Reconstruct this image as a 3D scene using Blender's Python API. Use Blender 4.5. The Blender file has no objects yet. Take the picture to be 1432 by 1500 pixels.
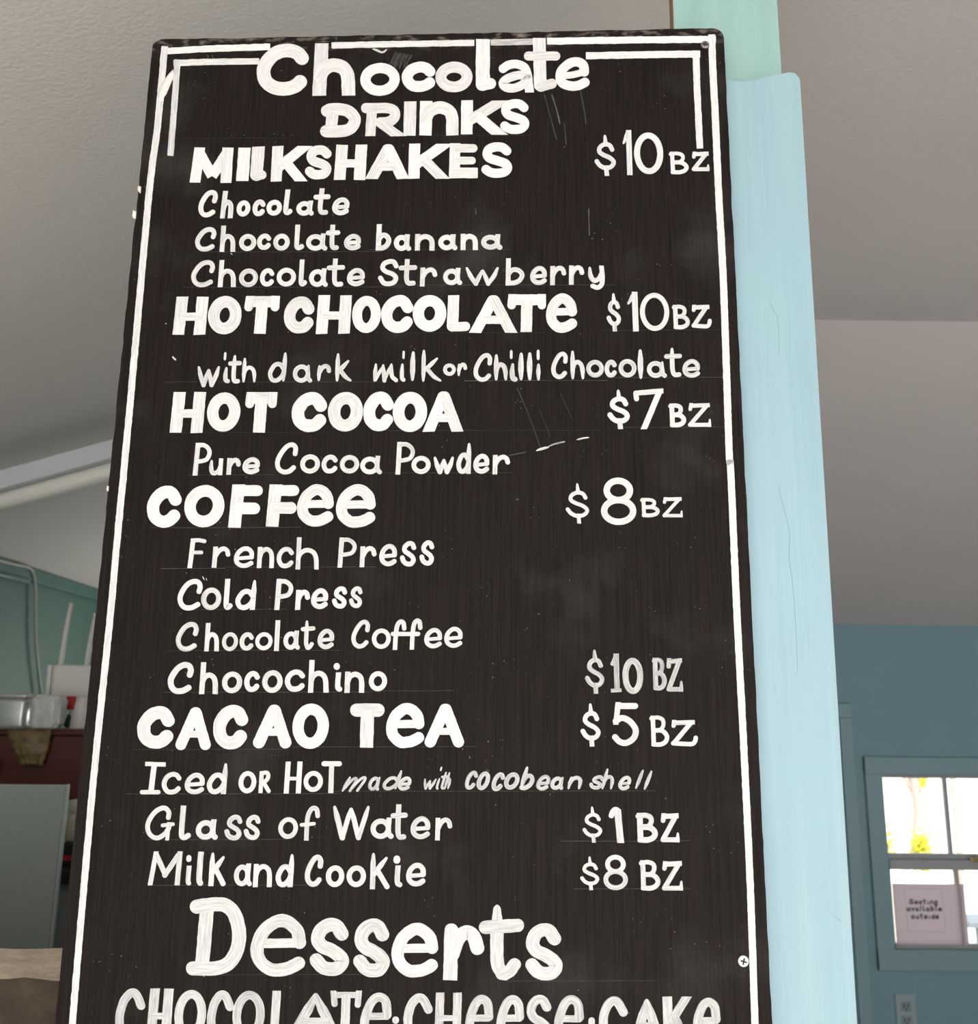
import bpy, bmesh, math, random
import numpy as np
from mathutils import Vector, Matrix, noise
PI = math.pi
C = bpy.context.scene.collection
sc = bpy.context.scene

# ------------------------------------------------------------------ camera
F = 1379.0
PITCH, ROLL = 0.21443475, 0.01084921
CAM = Vector((0, 0, 1.8))
cd = bpy.data.cameras.new('camera'); cam = bpy.data.objects.new('camera', cd); C.objects.link(cam)
RM = Matrix.Rotation(PI/2 + PITCH, 3, 'X') @ Matrix.Rotation(ROLL, 3, 'Z')
cam.matrix_world = Matrix.Translation(CAM) @ RM.to_4x4()
cd.sensor_fit = 'VERTICAL'; cd.sensor_height = 36; cd.lens = 36*F/1500
cd.clip_start = 0.02
cd.dof.use_dof = True; cd.dof.focus_distance = 0.90; cd.dof.aperture_fstop = 11
sc.camera = cam
# ------------------------------------------------------------------ light
world = bpy.data.worlds.new('world'); sc.world = world; world.use_nodes = True
bg = world.node_tree.nodes['Background']
bg.inputs[0].default_value = (0.97, 0.985, 1.0, 1); bg.inputs[1].default_value = 2.2
def area(name, loc, target, sx, sy, power, col):
    l = bpy.data.lights.new(name, 'AREA'); l.shape = 'RECTANGLE'; l.size = sx; l.size_y = sy
    l.energy = power; l.color = col
    o = bpy.data.objects.new(name, l); C.objects.link(o); o.location = loc
    o.rotation_euler = (Vector(target) - Vector(loc)).to_track_quat('-Z', 'Y').to_euler()
    return o
area('doorway_daylight', (0.9, -2.35, 1.5), (0.1, 1.0, 1.7), 2.6, 2.2, 12, (1, 0.99, 0.98))
area('left_ceiling_fill', (-.9, -2.3, .7), (-.5, 2.6, 2.5), 1.6, 1.1, 15, (1, .985, .96))  # added fill lamp, aimed up to brighten the left ceiling
area('kitchen_fill', (-.75, 4.70, 1.75), (-.9, 2.2, 2.2), 1.0, .9, 12, (1, .97, .93))  # added fill lamp for the kitchen ceiling and wall; no window there
sun = bpy.data.lights.new('sun', 'SUN'); sun.energy = 9; sun.angle = .02; sun.color = (1, .965, .92)
so = bpy.data.objects.new('sun', sun); C.objects.link(so)
so.rotation_euler = Vector((-.12, 1, -1.0)).to_track_quat('-Z', 'Y').to_euler()
sc.view_settings.view_transform = 'Standard'; sc.view_settings.look = 'None'
sc.view_settings.gamma = 1; sc.view_settings.use_curve_mapping = False
sc.view_settings.exposure = 0.12

# ------------------------------------------------------------------ helpers
def ray(px, py):
    return RM @ Vector(((px-716)/F, -(py-750)/F, -1))
def at_y(px, py, Y):
    d = ray(px, py); return CAM + d*(Y/d.y)
def at_x(px, py, X):
    d = ray(px, py); return CAM + d*(X/d.x)

def new_mat(name):
    m = bpy.data.materials.new(name); m.use_nodes = True
    return m, m.node_tree, m.node_tree.nodes, m.node_tree.links, m.node_tree.nodes['Principled BSDF']
def lin(r, g, b):
    f = lambda c: (c/255)/12.92 if c/255 <= .04045 else ((c/255+.055)/1.055)**2.4
    return (f(r), f(g), f(b), 1)
def mat(name, c1, c2=None, scale=8, rough=.6, bump=0, bscale=200, stretch=(1, 1, 1), metal=0, spec=.5):
    m, nt, N, L, P = new_mat(name)
    P.inputs['Roughness'].default_value = rough; P.inputs['Metallic'].default_value = metal
    P.inputs['Specular IOR Level'].default_value = spec
    tc = N.new('ShaderNodeTexCoord'); mp = N.new('ShaderNodeMapping'); mp.inputs['Scale'].default_value = stretch
    L.new(tc.outputs['Object'], mp.inputs[0])
    n = N.new('ShaderNodeTexNoise'); n.inputs['Scale'].default_value = scale; n.inputs['Detail'].default_value = 5
    L.new(mp.outputs[0], n.inputs['Vector'])
    r = N.new('ShaderNodeValToRGB'); r.color_ramp.elements[0].position = .3; r.color_ramp.elements[1].position = .7
    r.color_ramp.elements[0].color = c1; r.color_ramp.elements[1].color = c2 or c1
    L.new(n.outputs['Fac'], r.inputs[0]); L.new(r.outputs[0], P.inputs['Base Color'])
    if bump:
        n2 = N.new('ShaderNodeTexNoise'); n2.inputs['Scale'].default_value = bscale; n2.inputs['Detail'].default_value = 3
        L.new(mp.outputs[0], n2.inputs['Vector'])
        b = N.new('ShaderNodeBump'); b.inputs['Strength'].default_value = bump; b.inputs['Distance'].default_value = .004
        L.new(n2.outputs['Fac'], b.inputs['Height']); L.new(b.outputs[0], P.inputs['Normal'])
    return m

def obj(name, bm, m, parent=None, smooth=False):
    me = bpy.data.meshes.new(name)
    bmesh.ops.recalc_face_normals(bm, faces=bm.faces[:])
    bm.to_mesh(me); bm.free()
    for mm in (m if isinstance(m, (list, tuple)) else [m]): me.materials.append(mm)
    if smooth:
        for p in me.polygons: p.use_smooth = True
    o = bpy.data.objects.new(name, me); C.objects.link(o)
    if parent: o.parent = parent
    return o
def tag(o, label, cat, group=None, kind=None):
    o['label'] = label; o['category'] = cat
    if group: o['group'] = group
    if kind: o['kind'] = kind
    return o
def struct(name, bm, m, parent=None):
    o = obj(name, bm, m, parent)
    if not parent: o['kind'] = 'structure'
    return o
def thing(name, label, cat, loc, rz=0, group=None):
    o = bpy.data.objects.new(name, None); C.objects.link(o); o.empty_display_size = .05
    o.location = loc; o.rotation_euler = (0, 0, rz)
    return tag(o, label, cat, group)
def box(bm, x0, x1, y0, y1, z0, z1, bev=0, seg=2):
    r = bmesh.ops.create_cube(bm, size=1)
    for v in r['verts']:
        v.co = Vector((x0+(v.co.x+.5)*(x1-x0), y0+(v.co.y+.5)*(y1-y0), z0+(v.co.z+.5)*(z1-z0)))
    if bev:
        es = list({e for v in r['verts'] for e in v.link_edges})
        bmesh.ops.bevel(bm, geom=es, offset=bev, segments=seg, affect='EDGES', profile=.5)
    return bm
def B(*a, **k): return box(bmesh.new(), *a, **k)
def quad(bm, pts):
    bm.faces.new([bm.verts.new(p) for p in pts]); return bm
def prism(bm, poly, y0, y1):
    """extrude an x,z outline from y0 to y1"""
    a = [bm.verts.new((x, y0, z)) for x, z in poly]; b = [bm.verts.new((x, y1, z)) for x, z in poly]
    n = len(poly)
    bm.faces.new(a); bm.faces.new(b[::-1])
    for i in range(n): bm.faces.new((a[i], b[i], b[(i+1) % n], a[(i+1) % n]))
    return bm
def tube(bm, pts, r, n=10, closed_ends=True):
    pts = [Vector(p) for p in pts]; rings = []
    rr = r if isinstance(r, (list, tuple)) else [r]*len(pts)
    up = Vector((0.123, .31, .94)).normalized()
    for i, p in enumerate(pts):
        t = (pts[min(i+1, len(pts)-1)] - pts[max(i-1, 0)]).normalized()
        a = t.cross(up)
        if a.length < 1e-3: a = t.cross(Vector((1, 0, 0)))
        a.normalize(); b = t.cross(a)
        rings.append([bm.verts.new(p + (a*math.cos(2*PI*k/n) + b*math.sin(2*PI*k/n))*rr[i]) for k in range(n)])
    for i in range(len(rings)-1):
        for k in range(n):
            bm.faces.new((rings[i][k], rings[i][(k+1) % n], rings[i+1][(k+1) % n], rings[i+1][k]))
    if closed_ends: bm.faces.new(rings[0]); bm.faces.new(rings[-1][::-1])
    return bm
def lathe(bm, prof, n=24, c=(0, 0, 0)):
    rings = []
    for r, z in prof:
        rings.append([bm.verts.new((c[0]+r*math.cos(2*PI*k/n), c[1]+r*math.sin(2*PI*k/n), c[2]+z)) for k in range(n)])
    for i in range(len(rings)-1):
        for k in range(n):
            bm.faces.new((rings[i][k], rings[i][(k+1) % n], rings[i+1][(k+1) % n], rings[i+1][k]))
    bm.faces.new(rings[0][::-1]); bm.faces.new(rings[-1])
    return bm

# ------------------------------------------------------------------ materials
M_ceil = mat('ceiling_paint', (.66, .625, .585, 1), (.72, .685, .64, 1), 1.1, .85, .35, 150)
M_ceil_r = mat('ceiling_paint_grey', (.59, .545, .53, 1), (.63, .585, .57, 1), .9, .85, .3, 130)
M_teal = mat('teal_wall_paint', (.068, .150, .115, 1), (.085, .175, .135, 1), 2, .6, .1, 60)
M_tealtrim = mat('teal_trim_paint', (.070, .160, .130, 1), (.085, .180, .145, 1), 3, .5)
M_blue = mat('blue_wall_paint', (.17, .29, .345, 1), (.20, .32, .375, 1), 1.2, .6, .08, 60)
M_bluetrim = mat('blue_trim_paint', (.20, .32, .36, 1), (.23, .345, .38, 1), 2, .5)
M_floor = mat('floor_boards', (.44, .39, .345, 1), (.51, .455, .405, 1), 3, .5, .1, 40)
M_stone = mat('worn_plaster', (.66, .53, .42, 1), (.84, .72, .59, 1), 38, .85, .9, 90)
M_white = mat('white_plastic', (.72, .70, .64, 1), (.76, .74, .68, 1), 5, .45)
M_lampbody = mat('lamp_housing', (.62, .66, .68, 1), (.66, .69, .71, 1), 5, .4)
M_tube = mat('frosted_tube', (.86, .84, .76, 1), (.9, .88, .8, 1), 4, .35)
M_cable = mat('grey_cable', (.36, .37, .35, 1), (.42, .42, .40, 1), 20, .5)
M_redwood = mat('dark_red_wood', (.085, .017, .010, 1), (.12, .022, .013, 1), 6, .5, .1, 60, (1, 1, 8))
M_fridge = mat('pale_grey_enamel', (.31, .345, .33, 1), (.34, .37, .35, 1), 1.5, .4)
M_steel = mat('brushed_steel', (.62, .62, .60, 1), (.72, .72, .70, 1), 4, .32, .05, 50, (1, 1, 14), .6)
M_bag = mat('crumpled_film', (.55, .55, .52, 1), (.72, .71, .67, 1), 40, .35, .5, 60)
M_brown = mat('brown_paper', (.16, .105, .045, 1), (.30, .21, .10, 1), 30, .5, .5, 70)
M_red = mat('red_label', (.5, .02, .03, 1), (.55, .03, .04, 1), 20, .5)
M_dark = mat('dark_plastic', (.012, .012, .012, 1), (.02, .02, .02, 1), 20, .5)
M_green = mat('dark_green_plastic', (.02, .05, .035, 1), (.03, .07, .05, 1), 20, .4)
M_cream = mat('cream_ceramic', (.72, .66, .53, 1), (.76, .70, .57, 1), 10, .3)
M_brass = mat('old_brass', (.35, .24, .09, 1), (.45, .32, .14, 1), 60, .35, 0, 1, (1, 1, 1), .9)
M_screw = mat('dull_screw_steel', (.20, .19, .20, 1), (.30, .28, .28, 1), 300, .4, 0, 1, (1, 1, 1), .8)
M_screw_white = mat('bright_screw_head', (.80, .80, .79, 1), (.88, .88, .87, 1), 200, .4)
M_slot = mat('screw_slot', (.015, .015, .02, 1), None, 20, .7)
M_rawwood = mat('raw_wood_edge', (.30, .17, .08, 1), (.42, .26, .13, 1), 30, .7, .2, 60, (1, 1, .1))
M_trunk = mat('tree_bark', (.33, .24, .22, 1), (.42, .32, .29, 1), 12, .9, .5, 40)
M_leaf = mat('yellow_green_leaves', (.50, .50, .02, 1), (.62, .60, .04, 1), 4, .5)
M_sand = mat('pale_sand', (.72, .68, .60, 1), (.80, .76, .68, 1), 2, .9, .2, 20)
M_bluewood = mat('light_blue_boards', (.40, .58, .70, 1), (.46, .62, .72, 1), 8, .6)
M_bench = mat('grey_bench_wood', (.12, .14, .17, 1), (.16, .18, .21, 1), 8, .6)
M_ink = mat('faded_ink', (.05, .04, .045, 1), (.10, .09, .09, 1), 300, .8)
M_paint_w = mat('white_flake', (.8, .78, .74, 1), (.88, .86, .82, 1), 200, .6, .4, 400)

def make_mint():
    m = mat('mint_board_paint', (.27, .455, .43, 1), (.34, .52, .49, 1), 14, .5, .25, 60, (3, 3, .12))
    return m
M_mint = make_mint()

def make_pale_blue():
    m, nt, N, L, P = new_mat('pale_blue_board_paint')
    P.inputs['Roughness'].default_value = .42
    tc = N.new('ShaderNodeTexCoord')
    mp = N.new('ShaderNodeMapping'); mp.inputs['Scale'].default_value = (90, 90, 2.2); L.new(tc.outputs['Object'], mp.inputs[0])
    n = N.new('ShaderNodeTexNoise'); n.inputs['Scale'].default_value = 1; n.inputs['Detail'].default_value = 6; L.new(mp.outputs[0], n.inputs['Vector'])
    r = N.new('ShaderNodeValToRGB'); r.color_ramp.elements[0].color = (.275, .435, .505, 1); r.color_ramp.elements[1].color = (.335, .50, .56, 1)
    r.color_ramp.elements[0].position = .3; r.color_ramp.elements[1].position = .75
    L.new(n.outputs['Fac'], r.inputs[0])
    # greener, more worn tint towards the torn top end
    big = N.new('ShaderNodeTexNoise'); big.inputs['Scale'].default_value = 7; L.new(tc.outputs['Object'], big.inputs['Vector'])
    mx = N.new('ShaderNodeMixRGB'); mx.inputs[2].default_value = (.32, .50, .555, 1)
    mr = N.new('ShaderNodeMapRange'); mr.inputs[1].default_value = .5; mr.inputs[2].default_value = .75; mr.inputs[4].default_value = .6
    L.new(big.outputs['Fac'], mr.inputs[0]); L.new(mr.outputs[0], mx.inputs[0]); L.new(r.outputs[0], mx.inputs[1])
    # dark specks
    sp = N.new('ShaderNodeTexVoronoi'); sp.inputs['Scale'].default_value = 55; L.new(tc.outputs['Object'], sp.inputs['Vector'])
    lt = N.new('ShaderNodeMath'); lt.operation = 'LESS_THAN'; lt.inputs[1].default_value = .035; L.new(sp.outputs['Distance'], lt.inputs[0])
    sm = N.new('ShaderNodeMath'); sm.operation = 'MULTIPLY'; sm.inputs[1].default_value = .45; L.new(lt.outputs[0], sm.inputs[0])
    m2 = N.new('ShaderNodeMixRGB'); m2.inputs[2].default_value = (.18, .27, .30, 1)
    L.new(sm.outputs[0], m2.inputs[0]); L.new(mx.outputs[0], m2.inputs[1]); L.new(m2.outputs[0], P.inputs['Base Color'])
    b = N.new('ShaderNodeBump'); b.inputs['Strength'].default_value = .3; b.inputs['Distance'].default_value = .0008
    L.new(n.outputs['Fac'], b.inputs['Height']); L.new(b.outputs[0], P.inputs['Normal'])
    return m
M_paleblue = make_pale_blue()

def make_blackboard():
    m, nt, N, L, P = new_mat('black_painted_plywood')
    P.inputs['Roughness'].default_value = .6; P.inputs['Specular IOR Level'].default_value = .12
    tc = N.new('ShaderNodeTexCoord')
    mp = N.new('ShaderNodeMapping'); mp.inputs['Scale'].default_value = (420, 60, 9); L.new(tc.outputs['Object'], mp.inputs[0])
    n = N.new('ShaderNodeTexNoise'); n.inputs['Scale'].default_value = 1; n.inputs['Detail'].default_value = 6; n.inputs['Roughness'].default_value = .65
    L.new(mp.outputs[0], n.inputs['Vector'])
    r = N.new('ShaderNodeValToRGB')
    r.color_ramp.elements[0].position = .32; r.color_ramp.elements[0].color = (.0048, .0032, .0029, 1)
    r.color_ramp.elements[1].position = .58; r.color_ramp.elements[1].color = (.0140, .0097, .0089, 1)
    L.new(n.outputs['Fac'], r.inputs[0])
    # cloudy chalk haze
    h = N.new('ShaderNodeTexNoise'); h.inputs['Scale'].default_value = 9; h.inputs['Detail'].default_value = 7; L.new(tc.outputs['Object'], h.inputs['Vector'])
    hr = N.new('ShaderNodeMapRange'); hr.inputs[1].default_value = .56; hr.inputs[2].default_value = .82; hr.inputs[4].default_value = .10
    L.new(h.outputs['Fac'], hr.inputs[0])
    mx = N.new('ShaderNodeMixRGB'); mx.inputs[2].default_value = (.30, .29, .28, 1); L.new(hr.outputs[0], mx.inputs[0]); L.new(r.outputs[0], mx.inputs[1])
    # fine white flecks
    v = N.new('ShaderNodeTexVoronoi'); v.inputs['Scale'].default_value = 170; L.new(tc.outputs['Object'], v.inputs['Vector'])
    lt = N.new('ShaderNodeMath'); lt.operation = 'LESS_THAN'; lt.inputs[1].default_value = .085; L.new(v.outputs['Distance'], lt.inputs[0])
    n3 = N.new('ShaderNodeTexNoise'); n3.inputs['Scale'].default_value = 26; L.new(tc.outputs['Object'], n3.inputs['Vector'])
    gt = N.new('ShaderNodeMapRange'); gt.inputs[1].default_value = .52; gt.inputs[2].default_value = .72; gt.inputs[4].default_value = .45; L.new(n3.outputs['Fac'], gt.inputs[0])
    ml = N.new('ShaderNodeMath'); ml.operation = 'MULTIPLY'; L.new(lt.outputs[0], ml.inputs[0]); L.new(gt.outputs[0], ml.inputs[1])
    m2 = N.new('ShaderNodeMixRGB'); m2.inputs[2].default_value = (.6, .58, .54, 1); L.new(ml.outputs[0], m2.inputs[0]); L.new(mx.outputs[0], m2.inputs[1])
    # scuffed paint along the top edge (object z is measured from the board's foot)
    sx = N.new('ShaderNodeSeparateXYZ'); L.new(tc.outputs['Object'], sx.inputs[0])
    e1 = N.new('ShaderNodeMapRange'); e1.inputs[1].default_value = 1.198; e1.inputs[2].default_value = 1.214; L.new(sx.outputs[2], e1.inputs[0])
    mp2 = N.new('ShaderNodeMapping'); mp2.inputs['Scale'].default_value = (70, 70, 150); L.new(tc.outputs['Object'], mp2.inputs[0])
    n4 = N.new('ShaderNodeTexNoise'); n4.inputs['Scale'].default_value = 1; n4.inputs['Detail'].default_value = 6; L.new(mp2.outputs[0], n4.inputs['Vector'])
    n4r = N.new('ShaderNodeMapRange'); n4r.inputs[1].default_value = .50; n4r.inputs[2].default_value = .8; n4r.inputs[4].default_value = .7; L.new(n4.outputs['Fac'], n4r.inputs[0])
    ml2 = N.new('ShaderNodeMath'); ml2.operation = 'MULTIPLY'; L.new(e1.outputs[0], ml2.inputs[0]); L.new(n4r.outputs[0], ml2.inputs[1])
    m3 = N.new('ShaderNodeMixRGB'); m3.inputs[2].default_value = (.33, .29, .25, 1); L.new(ml2.outputs[0], m3.inputs[0]); L.new(m2.outputs[0], m3.inputs[1])
    L.new(m3.outputs[0], P.inputs['Base Color'])
    b = N.new('ShaderNodeBump'); b.inputs['Strength'].default_value = .4; b.inputs['Distance'].default_value = .0006
    L.new(n.outputs['Fac'], b.inputs['Height']); L.new(b.outputs[0], P.inputs['Normal'])
    return m
M_black = make_blackboard()

def make_brush():
    """hand-brushed white paint: streaks run along each stroke"""
    m, nt, N, L, P = new_mat('brushed_white_paint')
    P.inputs['Roughness'].default_value = .55; P.inputs['Specular IOR Level'].default_value = .3
    a = N.new('ShaderNodeAttribute'); a.attribute_name = 'brush'
    mp = N.new('ShaderNodeMapping'); mp.inputs['Scale'].default_value = (.035, .42, 1); L.new(a.outputs['Vector'], mp.inputs[0])
    n = N.new('ShaderNodeTexNoise'); n.inputs['Scale'].default_value = 1; n.inputs['Detail'].default_value = 4; n.inputs['Roughness'].default_value = .7
    L.new(mp.outputs[0], n.inputs['Vector'])
    mr = N.new('ShaderNodeMapRange'); mr.inputs[1].default_value = .30; mr.inputs[2].default_value = .66; L.new(n.outputs['Fac'], mr.inputs[0])
    t = N.new('ShaderNodeAttribute'); t.attribute_name = 'tone'
    thin = N.new('ShaderNodeMixRGB'); thin.inputs[1].default_value = (.015, .014, .014, 1); thin.inputs[2].default_value = (.68, .69, .705, 1)
    pw_ = N.new('ShaderNodeMath'); pw_.operation = 'POWER'; pw_.inputs[1].default_value = 3; L.new(t.outputs['Fac'], pw_.inputs[0]); L.new(pw_.outputs[0], thin.inputs[0])
    full = N.new('ShaderNodeMixRGB'); full.inputs[1].default_value = (.028, .027, .028, 1); full.inputs[2].default_value = (.88, .87, .855, 1)
    L.new(t.outputs['Fac'], full.inputs[0])
    mx = N.new('ShaderNodeMixRGB'); L.new(mr.outputs[0], mx.inputs[0]); L.new(thin.outputs[0], mx.inputs[1]); L.new(full.outputs[0], mx.inputs[2])
    L.new(mx.outputs[0], P.inputs['Base Color'])
    return m
M_brush = make_brush()

def make_glass():
    m, nt, N, L, P = new_mat('window_glass')
    tr = N.new('ShaderNodeBsdfTransparent'); tr.inputs[0].default_value = (.95, .97, .96, 1)
    gl = N.new('ShaderNodeBsdfGlossy'); gl.inputs['Roughness'].default_value = .02
    fr = N.new('ShaderNodeFresnel'); fr.inputs[0].default_value = 1.45
    mx = N.new('ShaderNodeMixShader'); L.new(fr.outputs[0], mx.inputs[0]); L.new(tr.outputs[0], mx.inputs[1]); L.new(gl.outputs[0], mx.inputs[2])
    L.new(mx.outputs[0], N['Material Output'].inputs[0])
    return m
M_glass = make_glass()
def make_paper():
    m, nt, N, L, P = new_mat('notice_paper')
    P.inputs['Base Color'].default_value = (.78, .70, .72, 1); P.inputs['Roughness'].default_value = .8
    tl = N.new('ShaderNodeBsdfTranslucent'); tl.inputs[0].default_value = (.72, .64, .68, 1)
    mx = N.new('ShaderNodeMixShader'); mx.inputs[0].default_value = .62
    L.new(P.outputs[0], mx.inputs[1]); L.new(tl.outputs[0], mx.inputs[2]); L.new(mx.outputs[0], N['Material Output'].inputs[0])
    return m
M_paper = make_paper()

# ------------------------------------------------------------------ room shell
XL, XR, YB, YF = -1.8, 4.2, 4.8, -2.5
EAVE, TS = 0.555, 0.307            # left eave above the eye, slope of the kitchen ceiling
XS = 0.42; ZFLAT = EAVE + TS*(XS - XL)
YC = ZFLAT/0.4457; ZW = 0.1005*YB  # crease of the dining ceiling, top of the window wall
Z = lambda h: CAM.z + h
struct('floor', quad(bmesh.new(), [(XL, YF-8, 0), (XR, YF-8, 0), (XR, YB, 0), (XL, YB, 0)]), M_floor)
bm = bmesh.new()
quad(bm, [(XL, YF, Z(EAVE)), (XS, YF, Z(ZFLAT)), (XS, YB, Z(ZFLAT)), (XL, YB, Z(EAVE))])
struct('ceiling_left', bm, M_ceil)
bm = bmesh.new()
quad(bm, [(XS, YF, Z(ZFLAT)), (XR, YF, Z(ZFLAT)), (XR, YC, Z(ZFLAT)), (XS, YC, Z(ZFLAT))])
quad(bm, [(.30, YC, Z(ZFLAT)), (XR, YC, Z(ZFLAT)), (XR, YB, Z(ZW)), (.30, YB, Z(ZW))])
struct('ceiling_right', bm, M_ceil_r)
struct('wall_left', quad(bmesh.new(), [(XL, YF, 0), (XL, YB, 0), (XL, YB, Z(EAVE)), (XL, YF, Z(EAVE))]), M_teal)
struct('wall_right', quad(bmesh.new(), [(XR, YF, 0), (XR, YB, 0), (XR, YB, Z(ZFLAT)), (XR, YF, Z(ZFLAT))]), M_blue)
# partition that the post and its boards stand against
struct('wall_partition', prism(bmesh.new(), [(.222, 0), (.305, 0), (.305, Z(.45)), (.222, Z(.45))], .918, YB), M_blue)
bm = bmesh.new(); quad(bm, [(.31, YC, Z(ZFLAT)), (.31, YB, Z(ZFLAT)), (.31, YB, Z(ZW))][:3])
struct('wall_gable', bm, M_ceil_r)
# trim under the kitchen ceiling
zt = .028*abs(XL)
struct('trim_1', B(XL, XL+.018, YF, YB, Z(EAVE)-.055, Z(EAVE)-.004, bev=.003), M_tealtrim)

# window wall with its opening
W0 = at_y(1290.5, 1140, YB); WB = at_y(1310, 1386, YB)
wx0, wz1, wz0 = W0.x-.031, W0.z+.04, WB.z-.02
wx1 = wx0 + 1.12
bm = bmesh.new()
for (a, b, c, d) in ((.30, wx0, 0, Z(ZW)), (wx1, XR, 0, Z(ZW)), (wx0, wx1, wz1, Z(ZW)), (wx0, wx1, 0, wz0)):
    box(bm, a, b, YB, YB+.10, c, d)
box(bm, XL, .30, YB, YB+.10, 0, Z(ZFLAT))
struct('wall_back', bm, M_blue)

win = bpy.data.objects.new('window_1', None); C.objects.link(win); win['kind'] = 'structure'
win.location = ((wx0+wx1)/2, YB, wz0)
def wpart(name, bm, m): 
    bmesh.ops.translate(bm, verts=bm.verts[:], vec=-win.location)
    return obj(name, bm, m, win)
cs = .085
bm = bmesh.new()
box(bm, wx0-cs+.03, wx0+.03, YB-.022, YB, wz0-cs+.001, wz1+cs-.024, bev=.004)
box(bm, wx1-.03, wx1+cs-.03, YB-.022, YB, wz0-cs+.001, wz1+cs-.024, bev=.004)
box(bm, wx0-cs+.03, wx1+cs-.03, YB-.024, YB, wz1-.02, wz1+cs-.022, bev=.004)
box(bm, wx0-cs+.03, wx1+cs-.03, YB-.024, YB, wz0-cs, wz0+.01, bev=.004)
wpart('window_frame', bm, M_bluetrim)
M_sash = mat('grey_sash_paint', (.33, .34, .35, 1), (.38, .385, .39, 1), 4, .5)
# sashes: upper one farther out, lower one nearer
zm = at_y(1360, 1262, YB).z
def sash(z0, z1, y, bw, top, bot):
    bm = bmesh.new()
    box(bm, wx0, wx0+bw, y, y+.03, z0, z1); box(bm, wx1-bw, wx1, y, y+.03, z0, z1)
    box(bm, wx0, wx1, y, y+.03, z1-top, z1); box(bm, wx0, wx1, y, y+.03, z0, z0+bot)
    for k in (1, 2):
        xm = wx0 + .031 + .338*k - .012
        box(bm, xm, xm+.018, y+.004, y+.026, z0, z1)
    wpart('sash', bm, M_sash)
    wpart('pane', B(wx0+.01, wx1-.01, y+.012, y+.016, z0+.01, z1-.01), M_glass)
sash(zm-.012, wz1, YB+.045, .045, .04, .042)
sash(wz0, zm+.005, YB+.010, .045, .045, .03)
bm = B(0, .09, -.02, .0, 0, .018, bev=.004); box(bm, .03, .05, -.03, -.018, .006, .034, bev=.004)
cat = at_y(1421, 1262, YB)
bmesh.ops.translate(bm, verts=bm.verts[:], vec=(cat.x, YB+.012, zm+.0))
wpart('sash_lock', bm, M_brass)

# door casing left of the window
D0 = at_y(1243, 1030, YB); D1 = at_y(1262, 1500, YB)
dr = bpy.data.objects.new('door_1', None); C.objects.link(dr); dr['kind'] = 'structure'; dr.location = (D0.x-.4, YB, 0)
bm = bmesh.new()
box(bm, .34, .405, -.022, 0, 0, D0.z-.07, bev=.004); box(bm, -.5, -.435, -.022, 0, 0, D0.z-.07, bev=.004); box(bm, -.5, .405, -.024, 0, D0.z-.0705, D0.z, bev=.004)
obj('door_casing', bm, M_bluetrim, dr)
bm = B(-.435, .34, -.010, 0, .01, D0.z-.07)
for (z0, z1) in ((.15, .75), (.9, D0.z-.22)):
    box(bm, -.34, -.10, -.016, -.009, z0, z1, bev=.004); box(bm, .0, .24, -.016, -.009, z0, z1, bev=.004)
obj('door_panel', bm, M_blue, dr)

# ------------------------------------------------------------------ menu board
YAW = -0.04208832; D = 0.87
BU = Vector((math.cos(YAW), math.sin(YAW), 0)); BN = Vector((-math.sin(YAW), math.cos(YAW), 0))
U0, U1 = -.4660*D, .2357*D
VT = .8188*D; VB = VT - 1.22; UC = (U0+U1)/2
def on_board(px, py):
    d = ray(px, py); p = d*(D/d.dot(BN)); return p.dot(BU)-UC, p.z-VB
board = thing('menu_board', 'tall black hand-painted menu board listing chocolate drinks and desserts, screwed to the post', 'menu board',
              CAM + BU*UC + BN*D + Vector((0, 0, VB)), YAW)
hw = (U1-U0)/2; TH = .012
def board_outline():
    pts = []; rnd = random.Random(4)
    def edge(a, b, n, amp):
        for i in range(n):
            t = i/n; x = a[0]+(b[0]-a[0])*t; z = a[1]+(b[1]-a[1])*t
            k = amp*(noise.noise(Vector((x*40, z*40, 3.1)))+.5*noise.noise(Vector((x*150, z*150, 8))))
            nx, nz = (b[1]-a[1]), -(b[0]-a[0]); l = math.hypot(nx, nz)
            pts.append((x+nx/l*k, z+nz/l*k))
    def arc(cx, cz, r, a0, a1):
        for i in range(7):
            a = a0+(a1-a0)*i/6; pts.append((cx+r*math.cos(a), cz+r*math.sin(a)))
    r = .008; r2 = .012; H = 1.22
    edge((-hw, .002), (-hw, H-r-.004), 150, .0011)
    arc(-hw+r, H-r-.002, r, PI, PI/2)
    edge((-hw+r, H-.001), (hw-r2, H), 90, .0012)
    arc(hw-r2, H-r2, r2, PI/2, 0)
    edge((hw, H-r2), (hw, .002), 150, .0007)
    edge((hw, 0), (-hw, 0), 20, .0005)
    return pts
ol = board_outline()
bm = bmesh.new()
fr = [bm.verts.new((x, 0, z)) for x, z in ol]
fi = [bm.verts.new((x*.9985, -.0, z)) for x, z in ol]
for v in fi: bm.verts.remove(v)
bk = [bm.verts.new((x, TH, z)) for x, z in ol]
bm.faces.new(fr); bm.faces.new(bk[::-1])
for i in range(len(ol)): bm.faces.new((fr[i], bk[i], bk[(i+1) % len(ol)], fr[(i+1) % len(ol)]))
obj('board', bm, M_black, board)

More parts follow.
